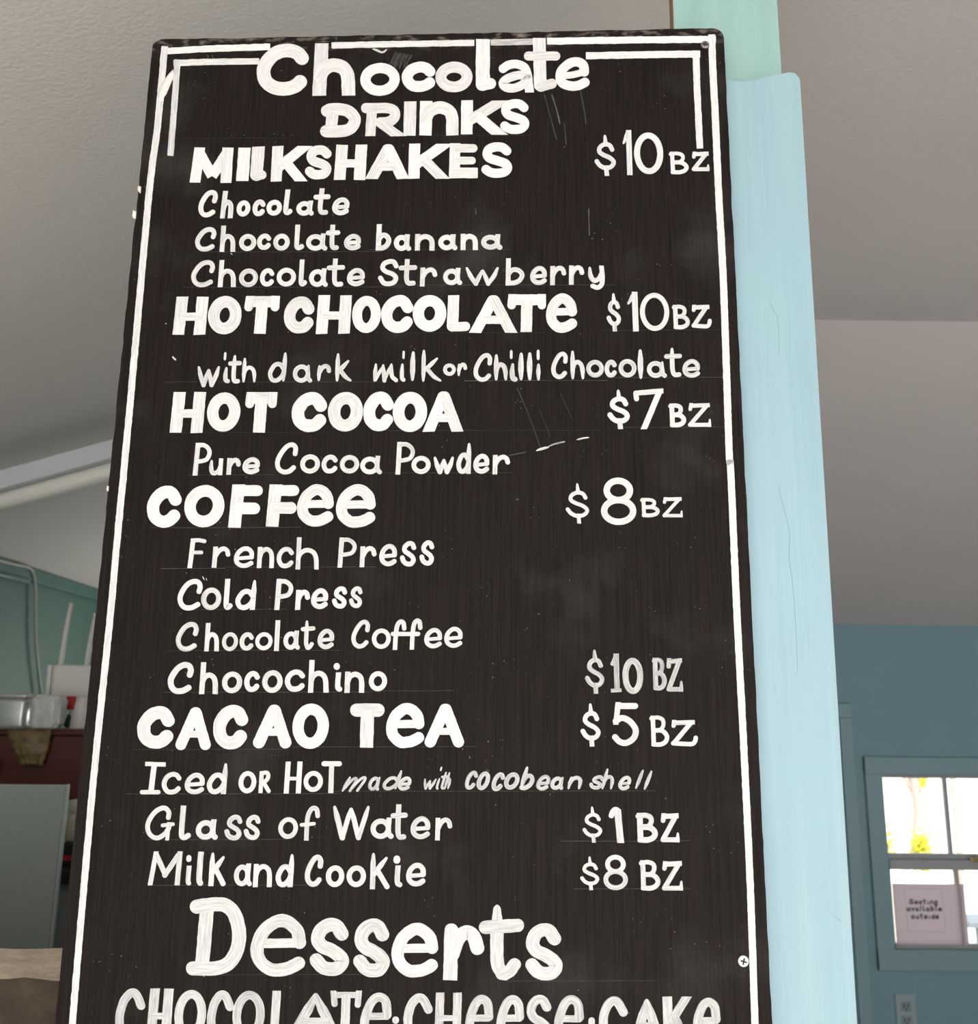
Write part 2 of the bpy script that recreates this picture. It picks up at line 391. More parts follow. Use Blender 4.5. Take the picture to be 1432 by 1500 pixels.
# ---- brush strokes ---------------------------------------------------------
RND = random.Random(11)
class Paint:
    """collects brush strokes given in photograph pixels and lays them on the board as one mesh"""
    def __init__(self, to_local, lift=.00035): self.lift = lift; self.v = []; self.f = []; self.b = []; self.t = []; self.loc = to_local; self.layer = 0
    def ribbon(self, P, w, caps='rr', tone=1., closed=False, jit=.05, wprof=None, lw=None):
        P = np.array(P, float); n = len(P)
        if n < 2: return
        if closed: T = np.roll(P, -1, 0) - np.roll(P, 1, 0)
        else: T = np.gradient(P, axis=0)
        T /= np.maximum(np.linalg.norm(T, axis=1), 1e-9)[:, None]
        seg = np.r_[0, np.cumsum(np.linalg.norm(np.diff(P, axis=0), axis=1))]
        h = np.full(n, w/2.0)
        if wprof is not None: h = h*np.interp(seg/seg[-1], np.linspace(0, 1, len(wprof)), wprof)
        rows = [(P[i], T[i], h[i], seg[i]) for i in range(n)]
        if not closed:
            def cap(kind, p, t, hh, s, sg):
                out = []
                if kind == 'r':
                    for a in (.25, .5, .7, .85, .95, 1.0):
                        out.append((p+t*sg*hh*a, t, hh*math.sqrt(max(0, 1-a*a))*.98+.02*hh, s+sg*hh*a))
                elif kind == 's' and abs(t[1]) > .45 and lw:
                    out.append((p+t*sg*hh*.01, t, hh, s+sg*hh*.5, p[1]+sg*math.copysign(lw/2, t[1])))
                elif kind == 's': 
                    out.append((p+t*sg*hh*.8, t, hh*1.0, s+sg*hh*.8)); out.append((p+t*sg*hh, t, hh*.93, s+sg*hh))
                elif kind == 't':
                    for a in (.35, .7, .9, 1.0): out.append((p+t*sg*hh*a*1.0, t, hh*(1-.8*a**1.6), s+sg*hh*a))
                return out
            if caps[0] == 't':
                L0 = 1.6*w
                rows = [(p, t, hh*(.55+.45*min(1, s/L0)), s) for p, t, hh, s in rows]
            if caps[1] == 't':
                L0 = 1.6*w; e = rows[-1][3]
                rows = [(p, t, hh*(.55+.45*min(1, (e-s)/L0)), s) for p, t, hh, s in rows]
            c0 = cap(caps[0], *rows[0], -1); c1 = cap(caps[1], *rows[-1], 1)
            rows = c0[::-1] + rows + c1
        seed = RND.random()*100; base = len(self.v); y = -self.lift - .000012*(self.layer % 24); self.layer += 1
        for row_ in rows:
            p, t, hh, s = row_[:4]
            nrm = np.array([-t[1], t[0]])
            for sg in (-1, 1):
                k = hh*(1 + jit*noise.noise(Vector((s*.11, seed+sg*7, 0))) + jit*.7*noise.noise(Vector((s*.5, seed+sg*3, 5))))
                q = p + nrm*sg*k
                if len(row_) > 4: q = q + t*((row_[4]+RND.uniform(-.06, .06)*hh-q[1])/t[1])
                X, Zz = self.loc(q[0], q[1])
                self.v.append((X, y, Zz)); self.b.append((s, sg*k, seed)); self.t.append(tone)
        m = len(rows)
        for i in range(m if closed else m-1):
            a = base+2*i; b2 = base+2*((i+1) % m)
            self.f.append((a, a+1, b2+1, b2))
    def build(self, name, material, parent, label=None):
        me = bpy.data.meshes.new(name); me.from_pydata(self.v, [], self.f)
        me.attributes.new('brush', 'FLOAT_VECTOR', 'POINT').data.foreach_set('vector', np.array(self.b, 'f').ravel())
        me.attributes.new('tone', 'FLOAT', 'POINT').data.foreach_set('value', np.array(self.t, 'f'))
        me.materials.append(material)
        o = bpy.data.objects.new(name, me); C.objects.link(o); o.parent = parent
        if label: o['label'] = label
        return o
def smooth_pts(pts, step=1.2):
    pts = [np.array(p, float) for p in pts]; out = []
    for i in range(len(pts)-1):
        p0 = pts[i-1] if i else 2*pts[0]-pts[1]; p1, p2 = pts[i], pts[i+1]
        p3 = pts[i+2] if i+2 < len(pts) else 2*pts[-1]-pts[-2]
        n = max(3, int(np.linalg.norm(p2-p1)/step))
        for k in range(n):
            t = k/n
            out.append(.5*((2*p1)+(-p0+p2)*t+(2*p0-5*p1+4*p2-p3)*t*t+(-p0+3*p1-3*p2+p3)*t**3))
    out.append(pts[-1]); return out
def line_pts(pts, step=2.5):
    pts = [np.array(p, float) for p in pts]; out = []
    for a, b in zip(pts[:-1], pts[1:]):
        n = max(2, int(np.linalg.norm(b-a)/step))
        out += [a+(b-a)*k/n for k in range(n)]
    out.append(pts[-1]); return out

# ---- the sign writer's hand: each letter as strokes in its own box (0,0 top left .. 1,1 bottom right)
O_ = lambda cx=.5, cy=.5, rx=.5, ry=.5, wm=1: ('o', (cx, cy, rx, ry), '', wm)
G = {
 'C': [('c', [(.98, .20), (.84, .06), (.58, 0), (.28, .08), (.06, .32), (0, .55), (.08, .80), (.30, .96), (.58, 1), (.82, .94), (.97, .82)], 'rr')],
 'Cb': [('c', [(.97, .26), (.80, .06), (.58, 0), (.28, .08), (.05, .32), (0, .55), (.08, .80), (.30, .96), (.55, 1), (.78, .95), (.96, .80)], 'rr')],
 'Cs': [('c', [(.93, .38), (.97, .20), (.86, .03), (.60, 0), (.32, .12), (.09, .38), (0, .62), (.08, .86), (.30, 1), (.62, 1), (.92, .88)], 'rr')],
 'Cn': [('c', [(.92, .33), (.93, .12), (.76, .0), (.48, .06), (.20, .3), (.02, .6), (.08, .86), (.36, 1), (.66, .97), (.88, .84)], 'rr')],
 'Ca': [('c', [(1, .30), (.80, .10), (.62, 0), (.38, .03), (.14, .2), (0, .5), (.05, .8), (.25, .97), (.55, 1), (.9, .85)], 'rr')],
 'c': [('c', [(1, .22), (.80, .04), (.50, 0), (.20, .13), (.02, .40), (.04, .70), (.25, .95), (.55, 1), (.82, .94), (1, .80)], 'rr')],
 'o': [O_()],
 'h': [('l', [(0, 0), (0, 1)], 'ss'), ('c', [(0, .66), (.14, .48), (.45, .385), (.78, .46), (.95, .66), (1, 1)], 'rs')],
 'n': [('l', [(0, 0), (0, 1)], 'ss'), ('c', [(0, .50), (.16, .16), (.52, .0), (.86, .16), (.98, .48), (1, 1)], 'rs')],
 'l': [('c', [(.05, 0), (.03, .4), (.02, .75), (.10, .95), (.45, 1), (1, .93)], 'sr')],
 'lf': [('l', [(.0, 0), (.03, .97)], 'sr'), ('l', [(.05, 1.01), (1.14, .96)], 'rr', .76)],
 '|': [('l', [(.5, 0), (.5, 1)], 'ss')],
 'lt': [('c', [(.55, 0), (.40, .45), (.5, 1)], 'tt')],
 'a': [O_(.42, .54, .42, .46), ('c', [(.86, .02), (.84, .45), (.88, .85), (1, 1)], 'sr')],
 'aa': [('c', [(0, .19), (.22, .04), (.52, 0), (.80, .12), (.93, .42), (1, 1)], 'rs'), ('c', [(.92, .45), (.55, .47), (.18, .60), (0, .80), (.12, .97), (.42, 1), (.74, .86), (.95, .62)], 'rr')],
 't': [('c', [(.44, 0), (.42, .45), (.44, .82), (.58, .98), (.92, .98)], 'sr'), ('l', [(0, .29), (1, .27)], 'rr')],
 'tt': [('l', [(.40, 0), (.43, .97)], 'sr'), ('l', [(.45, 1.02), (.86, .94)], 'rr', .78), ('l', [(0, .28), (1, .28)], 'rr', .72)],
 'ts': [('c', [(.36, 0), (.36, .55), (.38, .84), (.52, .98), (.62, 1)], 'tr'), ('c', [(.52, 1), (.74, .97), (.92, .86)], 'rr', .95), ('l', [(0, .29), (1, .26)], 'rr')],
 'e': [('c', [(.06, .58), (.5, .55), (.99, .52)], 'br', .8), ('c', [(.97, .50), (.94, .22), (.72, .02), (.42, .02), (.12, .24), (0, .56), (.08, .84), (.36, 1), (.68, .99), (.96, .86)], 'rr')],
 'ee': [('c', [(.10, .58), (.5, .54), (.98, .42)], 'br', .72), ('c', [(.98, .42), (.94, .15), (.70, .0), (.40, .06), (.10, .32), (0, .62), (.10, .88), (.38, 1), (.68, 1), (1, .86)], 'rr')],
 'eb': [('l', [(.10, .46), (.98, .45)], 'br', .72), ('c', [(1, .44), (.93, .20), (.70, .02), (.44, .0), (.14, .20), (0, .52), (.06, .80), (.34, 1), (.66, 1), (.88, .93), (1, .87)], 'rr')],
 'en': [('l', [(.04, .50), (.98, .50)], 'br', .8), ('c', [(1, .46), (.92, .12), (.62, 0), (.30, .12), (.04, .48), (0, .8), (.12, 1), (.5, 1), (.95, .9)], 'rr')],
 'D': [('l', [(.21, .03), (.17, .97)], 'bb'), ('c', [(0, .07), (.14, .0), (.50, .0), (.80, .12), (1, .42), (.96, .72), (.78, .93), (.46, 1), (0, 1)], 'rr')],
 'Db': [('l', [(.24, .03), (.20, .97)], 'bb'), ('c', [(0, .03), (.20, .01), (.60, 0), (.86, .14), (1, .44), (.97, .72), (.80, .92), (.50, 1), (0, 1)], 'rr')],
 'R': [('l', [(.20, .0), (.18, 1)], 'bs'), ('c', [(0, .0), (.35, .0), (.72, .0), (.95, .12), (.97, .38), (.80, .58), (.45, .63)], 'rb'), ('l', [(.48, .62), (.90, 1)], 'rs', .95)],
 'Rs': [('l', [(.06, .03), (.04, 1)], 'ss'), ('c', [(.04, .05), (.4, 0), (.75, .02), (.86, .22), (.66, .42), (.2, .52)], 'rr'), ('l', [(.30, .50), (1, 1)], 'rr')],
 'I': [('l', [(.5, 0), (.5, 1)], 'ss')],
 'Is': [('l', [(.52, .04), (.46, .94)], 'bb', 1.0), ('l', [(.16, 0), (1, .02)], 'ss', .8), ('l', [(0, 1), (.84, 1)], 'rr', .8)],
 'K': [('l', [(.0, 0), (.0, 1)], 'ss'), ('l', [(.86, .0), (.10, .62)], 'sb', .9), ('l', [(.34, .42), (.86, 1)], 'bs', .92)],
 'Ks': [('l', [(.02, 0), (.02, 1)], 'ts'), ('l', [(.90, .12), (.12, .60)], 'tr'), ('l', [(.30, .48), (1, 1)], 'rr')],
 'k': [('l', [(.02, 0), (.02, 1)], 'ts'), ('l', [(.78, .26), (.16, .62)], 'tr'), ('c', [(.22, .60), (.62, .86), (1, 1)], 'rt')],
 'S': [('c', [(.96, .15), (.74, .02), (.44, 0), (.15, .08), (.04, .26), (.18, .43), (.55, .53), (.90, .64), (1, .80), (.84, .96), (.50, 1), (.22, .97), (0, .86)], 'rr')],
 'Ss': [('c', [(.96, .20), (.80, .02), (.52, 0), (.20, .10), (.12, .30), (.34, .45), (.72, .55), (.96, .72), (.86, .92), (.55, 1), (.22, .96), (0, .74)], 'rr')],
 's': [('c', [(.97, .20), (.82, .02), (.50, 0), (.20, .16), (.20, .36), (.52, .50), (.84, .64), (.96, .82), (.76, 1), (.40, 1), (.12, .88), (0, .70)], 'rr')],
 'sb': [('c', [(.94, .20), (.72, .02), (.42, 0), (.12, .12), (.02, .32), (.20, .48), (.58, .58), (.92, .72), (1, .84), (.82, .98), (.52, 1), (.24, .95), (0, .80)], 'rr')],
 'M': [('l', [(.05, 0), (0, 1)], 'ss', .92), ('l', [(.08, .02), (.54, .96)], 'bb', .9), ('l', [(.53, .96), (.96, .02)], 'bb', .9), ('l', [(.99, 0), (1, 1)], 'ss', .95)],
 'Ms': [('l', [(.12, 0), (0, 1)], 'ss', .9), ('l', [(.14, .02), (.52, .72)], 'br'), ('l', [(.50, .74), (.96, .02)], 'rb'), ('l', [(1, 0), (.98, 1)], 'ss')],
 'L': [('l', [(.05, 0), (0, .96)], 'sr'), ('l', [(0, 1), (1, .98)], 'rr', .82)],
 'Lf': [('l', [(0, 0), (-.04, .99)], 'sr'), ('l', [(0, 1.05), (1.18, 1.0)], 'rr', .72)],
 'H': [('l', [(.04, 0), (0, 1)], 'ss'), ('l', [(1, 0), (.98, 1)], 'ss'), ('l', [(0, .54), (1, .54)], 'bb', .70)],
 'A': [('l', [(.47, 0), (.05, 1)], 'rs', .96), ('l', [(.53, 0), (.95, 1)], 'rs', .96), ('l', [(.20, .72), (.80, .72)], 'bb', .72)],
 'Ar': [('l', [(.50, .02), (0, 1)], 'rr'), ('l', [(.54, .02), (1, 1)], 'rr'), ('l', [(.24, .68), (.78, .68)], 'bb', .62)],
 'At': [('l', [(.50, 0), (0, 1)], 'ts'), ('l', [(.50, 0), (1, 1)], 'ts'), ('l', [(.16, .66), (.84, .66)], 'bb', .8)],
 'E': [('l', [(.02, 0), (0, 1)], 'ss'), ('l', [(0, 0), (1, 0)], 'br', .80), ('l', [(0, .50), (.94, .50)], 'br', .72), ('l', [(0, 1), (.98, 1)], 'bs')],
 'T': [('l', [(.03, 0), (.97, 0)], 'bb', .95), ('l', [(.02, 0), (.0, .20)], 'sr', .75), ('l', [(.98, 0), (.98, .20)], 'sr', .75), ('l', [(.5, 0), (.48, 1)], 'bs')],
 'Tn': [('l', [(.03, 0), (.97, 0)], 'bb', .7), ('l', [(.02, 0), (.06, .22)], 'sr', .7), ('l', [(.98, 0), (.96, .24)], 'sr', .7), ('l', [(.5, 0), (.5, 1)], 'bs')],
 'Tr': [('l', [(0, .0), (1, .0)], 'rr'), ('l', [(.5, 0), (.52, 1)], 'bs')],
 'F': [('l', [(.06, 0), (.0, 1)], 'ss'), ('l', [(.04, 0), (1, 0)], 'br', .86), ('l', [(0, .58), (.90, .58)], 'br', .92)],
 '-': [('l', [(0, .5), (1, .45)], 'rr')],
 'Fs': [('l', [(.10, .02), (.0, 1)], 'ss'), ('c', [(.08, .02), (.5, 0), (1, .04)], 'sr', .85), ('l', [(.06, .48), (.82, .48)], 'br', .8)],
 'P': [('l', [(.06, 0), (0, 1)], 'ss'), ('c', [(.04, .02), (.50, 0), (.88, .12), (1, .30), (.82, .50), (.40, .57), (.06, .58)], 'rr', .9)],
 'Z': [('l', [(.06, .20), (.10, .0)], 'rs', .9), ('l', [(.05, .03), (.92, .0)], 'bs'), ('l', [(.86, .04), (.05, .97)], 'rr'), ('l', [(.02, 1), (.95, 1)], 'rs', .95), ('l', [(1, .74), (.98, 1)], 'ts', .8)],
 'Zc': [('l', [(.06, .16), (.08, .0)], 'rs', .9), ('l', [(.05, .03), (.88, .0)], 'bs'), ('l', [(.80, .04), (.06, .95)], 'rr'), ('c', [(.02, .97), (.45, 1), (.84, 1), (.97, .86), (1, .72)], 'rr', .95)],
 'B': [('l', [(.10, .02), (.12, .98)], 'ss'), ('c', [(0, .04), (.40, 0), (.74, .08), (.80, .27), (.62, .44), (.18, .50)], 'rr', .9), ('c', [(.18, .48), (.70, .50), (1, .68), (.94, .88), (.60, 1), (.10, 1)], 'rr')],
 '$': [('c', [(.92, .36), (.78, .25), (.50, .22), (.22, .29), (.16, .41), (.40, .50), (.78, .58), (1, .69), (.86, .81), (.50, .85), (.18, .78), (0, .67)], 'rr'), ('l', [(.50, .0), (.54, .22)], 'ts'), ('l', [(.55, .84), (.58, 1)], 'ss')],
 '1': [('c', [(0, .26), (.30, .16), (.70, .0)], 'tr', .75), ('l', [(.84, 0), (.90, 1)], 'ss')],
 '1b': [('c', [(0, .20), (.16, .08), (.45, .0), (.7, .02)], 'rr', .8), ('l', [(.72, 0), (1, 1)], 'bs')],
 '1s': [('c', [(.04, .22), (.25, .14), (.52, .0)], 'rr', .8), ('l', [(.58, 0), (.64, .96)], 'ss'), ('l', [(0, 1), (1, .99)], 'ss', .7)],
 '7': [('l', [(.06, .22), (.04, .06)], 'rr'), ('l', [(.04, .06), (.95, .0)], 'rs'), ('l', [(.90, .02), (.34, 1)], 'ss', 1.15)],
 '8': [O_(.50, .235, .40, .235), O_(.50, .735, .50, .265)],
 '5': [('l', [(.22, .02), (1, .02)], 'br'), ('l', [(.20, .0), (.10, .44)], 'ss', .9), ('c', [(.08, .42), (.38, .34), (.72, .42), (1, .64), (.92, .86), (.58, 1), (.25, .97), (.04, .85)], 'rr')],
 'G': [('c', [(.80, .32), (.80, .14), (.62, 0), (.34, .08), (.10, .32), (0, .62), (.12, .88), (.40, 1), (.68, .88), (.84, .68), (.84, .55)], 'rr'), ('l', [(.60, .58), (1, .54)], 'rr', .8), ('l', [(.84, .55), (.82, 1)], 'ss', .8)],
 'f': [('c', [(1, .26), (.90, .04), (.64, .02), (.42, .20), (.34, .50), (.34, 1)], 'rs'), ('l', [(0, .56), (.78, .52)], 'rr', .8)],
 'ff': [('c', [(1, .26), (.90, .04), (.62, .0), (.34, .14), (.22, .50), (.18, 1)], 'rs')],
 'b': [('l', [(.04, 0), (.02, 1)], 'ss'), ('c', [(.02, .62), (.30, .42), (.72, .42), (1, .62), (.84, .86), (.44, .99), (.04, .98)], 'rr')],
 'd': [('l', [(1, 0), (.96, 1)], 'ts'), ('c', [(.96, .58), (.66, .40), (.28, .44), (0, .72), (.14, .96), (.48, 1), (.80, .88), (.96, .72)], 'rr')],
 'r': [('l', [(.04, .02), (.02, 1)], 'ss'), ('c', [(.04, .50), (.28, .16), (.62, .0), (.90, .10), (1, .34)], 'rr')],
 'rb': [('l', [(.06, .02), (.04, 1)], 'rs'), ('c', [(.12, .55), (.30, .22), (.60, .06), (.86, .16), (1, .42)], 'rr')],
 'u': [('c', [(0, .06), (.0, .6), (.16, .96), (.48, 1), (.82, .80), (1, .45)], 'tr'), ('l', [(1, .02), (1, 1)], 'ss')],
 'w': [('c', [(.0, .0), (.14, .55), (.30, 1)], 'tr'), ('l', [(.30, .98), (.50, .16)], 'rt'), ('l', [(.52, .16), (.70, 1)], 'tr'), ('c', [(.70, .98), (.88, .5), (1, 0)], 'rt')],
 'W': [('l', [(.0, .0), (.26, 1)], 'tr', 1.15), ('l', [(.26, 1), (.48, .06)], 'rt'), ('l', [(.50, .06), (.74, 1)], 'tr', 1.05), ('l', [(.74, 1), (1, 0)], 'rt')],
 'y': [('c', [(0, .0), (.06, .40), (.34, .64), (.70, .55), (.92, .30)], 'tr'), ('c', [(.94, 0), (1, .45), (.92, .84), (.60, 1), (.22, .92)], 'sr')],
 'i': [('c', [(.35, 0), (.20, .45), (.35, .9), (1, 1)], 'tr')],
 'ib': [('c', [(.35, 0), (.25, .5), (.35, .9), (.9, 1)], 'sr')],
 'm': [('l', [(.04, .0), (0, 1)], 'ts'), ('l', [(.04, .95), (.36, .12)], 'rt', .8), ('l', [(.38, .05), (.46, 1)], 'tr'), ('l', [(.46, .95), (.74, .06)], 'rt', .8), ('c', [(.76, .0), (.80, .7), (1, .98)], 'tr')],
 'mi': [('l', [(.16, .0), (0, 1)], 'ts'), ('c', [(.06, .8), (.30, .2), (.46, .06), (.50, .25), (.36, 1)], 'rr', .8), ('c', [(.42, .8), (.66, .2), (.86, .0), (.92, .2), (.72, .98)], 'rr', .8)],
 'dot': [('dot',)],
 'g': [O_(.44, .34, .44, .34), ('c', [(.92, 0), (.92, .75), (.70, 1), (.3, 1), (.05, .9)], 'sr')],
 'v': [('l', [(0, 0), (.5, 1)], 'sr'), ('l', [(.5, 1), (1, 0)], 'rs')],
}
ROUND = set('C Cb Cs Cn Ca c o a e eb ee en S Ss s sb 8 5 G O'.split())
def put_letter(P, ch, x0, x1, y0, y1, w, tone, lean, capmap=None):
    g = G[ch]
    if g[0][0] == 'dot':
        ww = x1-x0; c = (x0+x1)/2
        hh = max(.5, (y1-y0-ww)/2); cy = (y0+y1)/2
        P.ribbon(line_pts([(c+lean*hh, cy-hh), (c-lean*hh, cy+hh)], 1.5), ww, 'rr' if not capmap else 'tt', tone); return
    H = y1-y0-w; sh = lean*H; kk = .35 if ch in ROUND else (.5 if abs(lean) > .2 else 1)
    if ch == '|' and lean > .2: lean = (x1-x0-w)/H; sh = lean*H
    Wd = max(.5, x1-x0-w-kk*abs(sh)); ox = (x0+x1)/2-Wd/2-sh/2
    def S(u, v): return (ox+u*Wd+sh*(1-v) if sh >= 0 else ox+u*Wd+sh*(1-v), y0+w/2+v*H)
    for s in g:
        k, pts, caps = s[0], s[1], s[2]; wm = s[3] if len(s) > 3 else 1
        if capmap: caps = ''.join(capmap.get(c, c) for c in caps)
        tn = tone*(1-.10*RND.random())
        if k == 'o':
            cx, cy, rx, ry = pts; n = max(24, int(2.2*(rx*Wd+ry*H)*1.6)); a0 = RND.random()*6
            P.ribbon([S(cx+rx*math.cos(a0+2*PI*i/n), cy+ry*math.sin(a0+2*PI*i/n)) for i in range(n)], w*wm, closed=True, tone=tn, jit=.04)
        elif k == 'c': P.ribbon(smooth_pts([S(*p) for p in pts]), w*wm, caps, tn, lw=w)
        else: P.ribbon(line_pts([S(*p) for p in pts]), w*wm, caps, tn, lw=w)
def auto_lean(px, py): return (783-px)/(py+5446)*.9
def write(name, label, spec, tone=1., slant=0., capmap=None, to_local=on_board, parent=None, material=None, lean=True):
    """spec: '@ox oy scale w' sets a frame, then 'letter x0 x1 y0 y1 [w]' separated by ';'"""
    P = Paint(to_local); ox = oy = 0; s = 1; w = 30
    for item in spec.replace('\n', ' ').split(';'):
        t = item.split()
        if not t: continue
        if t[0] == '@': ox, oy, s, w = map(float, t[1:5]); continue
        x0, x1, y0, y1 = [float(v) for v in t[1:5]]; ww = float(t[5]) if len(t) > 5 else w
        a, b, c, d = ox+x0/s, ox+x1/s, oy+y0/s, oy+y1/s
        ln = (auto_lean((a+b)/2, (c+d)/2) if lean else 0) + slant
        put_letter(P, t[0], a, b, c, d, ww/s*(.93 if ww < 40 else 1), tone, ln, capmap)
    return P.build(name, material or M_brush, parent or board, label)
TIP = {'s': 't'}
write('heading_lettering', 'white title lettering reading Chocolate', '''@ 230 40 4 80; C 582 892 97 402; h 912 1172 95 403; o 1190 1422 210 403 60;
@ 540 40 4 64; c 192 390 203 380; o 390 608 203 383; lf 625 752 72 381 82; aa 760 965 192 383 51; tt 898 1132 65 383 74; ee 1092 1293 177 372 55''')
write('heading_lettering', 'white lettering reading DRINKS', '''@ 230 40 4 70; D 955 1195 447 645; R 1190 1428 445 640 60;
@ 540 40 4 72; I 205 277 437 635; n 297 528 435 635; K 540 785 430 630 68; S 770 940 423 627 53''')
write('heading_lettering', 'bold white lettering reading MILKSHAKES', '''@ 230 40 4 68; M 193 450 705 912; I 470 543 705 903 72; Lf 547 655 700 903 74; K 667 880 697 905 64; S 868 1025 693 893 55; H 1038 1230 690 897;
@ 540 40 4 68; A -8 232 685 890 70; K 232 458 683 888 66; E 470 643 680 886 62; S 660 840 675 883 54''')
write('price_lettering', 'price lettering beside MILKSHAKES', '''@ 760 40 4 28; $ 440 568 625 872; 1 595 668 603 868 34; o 672 845 618 862 38; B 875 992 728 862 26; Z 1005 1120 730 845 26''', .97)
write('item_lettering', 'small white lettering reading Chocolate', '''@ 230 270 4 31; Cs 242 357 35 193; h 370 460 40 200; o 465 548 95 190; c 558 635 90 188; o 640 733 92 185; l 737 805 32 182; a 815 922 95 185; t 908 1020 25 182; e 1025 1130 78 182''', .94, .05)
write('item_lettering', 'small white lettering reading Chocolate banana', '''@ 230 270 4 30; Cs 223 350 252 393; h 367 467 243 397; o 480 582 292 392; c 585 668 290 385; o 680 778 290 390; l 802 868 237 388; a 873 1000 287 390; t 985 1075 237 388; e 1095 1197 292 387;
@ 540 270 4 32; b 40 135 235 390; a 147 250 292 392; n 270 387 293 390; a 407 520 292 388; n 537 640 292 387; a 658 783 292 385''', .95)
write('item_lettering', 'small white lettering reading Chocolate Strawberry', '''@ 230 270 4 30; Cs 200 342 445 602; h 357 470 445 603; o 480 592 495 603; c 602 687 493 600; o 700 815 490 600; l 828 885 442 600; a 890 1003 492 602; t 990 1103 437 602; e 1112 1220 492 597;
@ 540 270 4 30; Ss 55 178 440 598; t 172 285 440 597; r 298 402 488 600; a 435 548 490 592; w 560 768 480 597 28; b 800 912 435 594; e 945 1045 480 590; r 1060 1157 478 592; r 1170 1262 475 589; y 1280 1383 478 620''', .94)
write('heading_lettering', 'bold white lettering reading HOT CHOCOLATE', '''@ 230 270 4 68; H 95 300 658 882; O_ 0 0 0 0''' if False else '''@ 230 270 4 68; H 95 300 658 882; o 297 497 655 880; T 495 730 655 877; Cb 742 925 658 875; H 932 1140 650 877; o 1142 1312 655 873 58;
@ 540 270 4 66; Cb 72 265 650 872; o 257 455 650 865; L 457 602 650 870; A 597 862 650 872; T 803 1050 645 868; eb 1038 1220 642 868 60''')
write('price_lettering', 'price lettering beside HOT CHOCOLATE', '''@ 760 420 4 27; $ 510 598 33 263; 1 622 705 30 263 36; o 707 880 37 260 31; B 893 1000 105 250; Zc 1003 1130 107 245''', .95)
write('item_lettering', 'small white lettering reading with dark milk or Chilli Chocolate', '''@ 230 500 4 28; w 225 375 140 270; i 382 432 145 247; dot 385 413 57 120; t 410 500 75 250; h 495 590 92 247 25; d 648 765 60 243; a 795 912 130 243; r 933 1022 133 240; k 1040 1152 65 243;
@ 530 500 4 26; m 62 215 125 243; i 218 258 125 238; dot 232 256 50 110; lt 278 318 52 240 32; k 345 475 45 243; o 475 550 130 203 24; r 555 617 125 210 24; Cn 652 768 70 238 28; h 772 857 70 237 30; i 860 912 122 238 32; dot 860 888 45 112; lt 912 952 60 237 34; lt 962 1003 58 237 34; lt 1017 1050 125 237 30; dot 1017 1047 43 118; Cn 1107 1210 62 222 28; h 1220 1307 50 230 28;
@ 760 420 4 29; o 393 497 430 533; c 500 572 430 533; o 582 688 425 533; lt 692 730 360 548 34; a 748 865 430 535; t 848 957 352 532; e 955 1062 425 533''', .9, 0, TIP)
write('heading_lettering', 'bold white lettering reading HOT COCOA', '''@ 230 500 4 70; H 77 285 297 537; o 292 490 300 530 66; T 500 715 297 535; Cb 788 1000 298 533 74; o 1000 1208 297 530 72; Cb 1208 1390 295 528 70;
@ 530 500 4 68; o 180 383 297 532; A 362 593 293 531''')
write('price_lettering', 'price lettering beside HOT COCOA', '''@ 760 420 4 32; $ 515 650 597 835; 7 662 858 597 835; B 872 978 683 824 30; Z 982 1130 683 822 26''', .96)
write('item_lettering', 'small white lettering reading Pure Cocoa Powder', '''@ 230 500 4 30; P 210 325 595 787; u 303 388 685 785 27; r 405 493 683 782; e 500 605 680 778; Cn 690 832 593 780; o 838 955 663 775; c 963 1058 665 775; o 1070 1185 667 775; a 1190 1320 670 780;
@ 530 500 4 30; P 197 313 590 782; o 290 403 672 778; w 412 545 670 780; d 552 642 590 777; e 652 748 660 775; r 763 868 665 780''', .94)
write('heading_lettering', 'bold white lettering reading COFFEE', '''@ 200 700 4 72; Cb 60 268 47 293; o 278 517 43 290 68; F 540 745 38 292 74; F 760 958 38 287 74; eb 940 1157 40 283 64; eb 1168 1402 40 290 66''')
write('price_lettering', 'price lettering beside COFFEE', '''@ 760 690 3.573 22; $ 243 367 60 275; 8 427 613 35 283 36; B 632 735 140 242; Z 745 860 137 243 20''', .96)
write('item_lettering', 'small white lettering reading French Press', '''@ 200 700 4 29; Fs 300 412 352 529; r 440 552 402 527; e 570 692 402 527; n 705 810 405 529; c 820 922 405 530; h 932 1075 348 537; P 1178 1293 350 527;
@ 400 700 4 30; r 505 607 400 525; e 622 728 388 517; s 743 840 372 518; s 857 945 368 513''', .95)
write('item_lettering', 'small white lettering reading Cold Press', '''@ 200 700 4 32; Cs 240 390 593 775; o 378 498 643 775; l 508 572 592 775; d 577 707 592 774; P 808 922 592 775; r 928 1018 655 774; e 1022 1125 647 768; s 1145 1235 637 765 30; s 1245 1325 637 762 28''', .96)
write('item_lettering', 'small white lettering reading Chocolate Coffee', '''@ 200 700 4 29; Cs 230 367 845 1015 31; h 397 492 850 1017; o 500 595 905 1015 25; c 603 687 905 1012; o 695 798 905 1010 26; | 808 840 835 1015 30; a 860 960 893 1007; ts 957 1050 830 1008 27; e 1060 1160 885 1003;
@ 400 700 4 28; Cn 457 572 832 1000; o 578 690 883 1002; ff 690 782 830 1009; ff 790 876 825 1007; - 688 862 900 930 27; e 885 992 880 998; e 1002 1112 873 995; E_ 0 0 0 0'''.replace('; E_ 0 0 0 0', ''), .93)
write('item_lettering', 'small white lettering reading Chocochino', '''@ 190 950 4 33; Cs 223 378 80 265 37; h 407 527 80 267; o 540 660 135 262; c 670 762 132 255; o 775 897 127 260; c 908 1027 123 253; h 1045 1172 68 259; ib 1197 1250 140 253; dot 1195 1231 87 123; n 1258 1377 135 260;
@ 440 950 4 31; o 400 508 133 250''', .95)
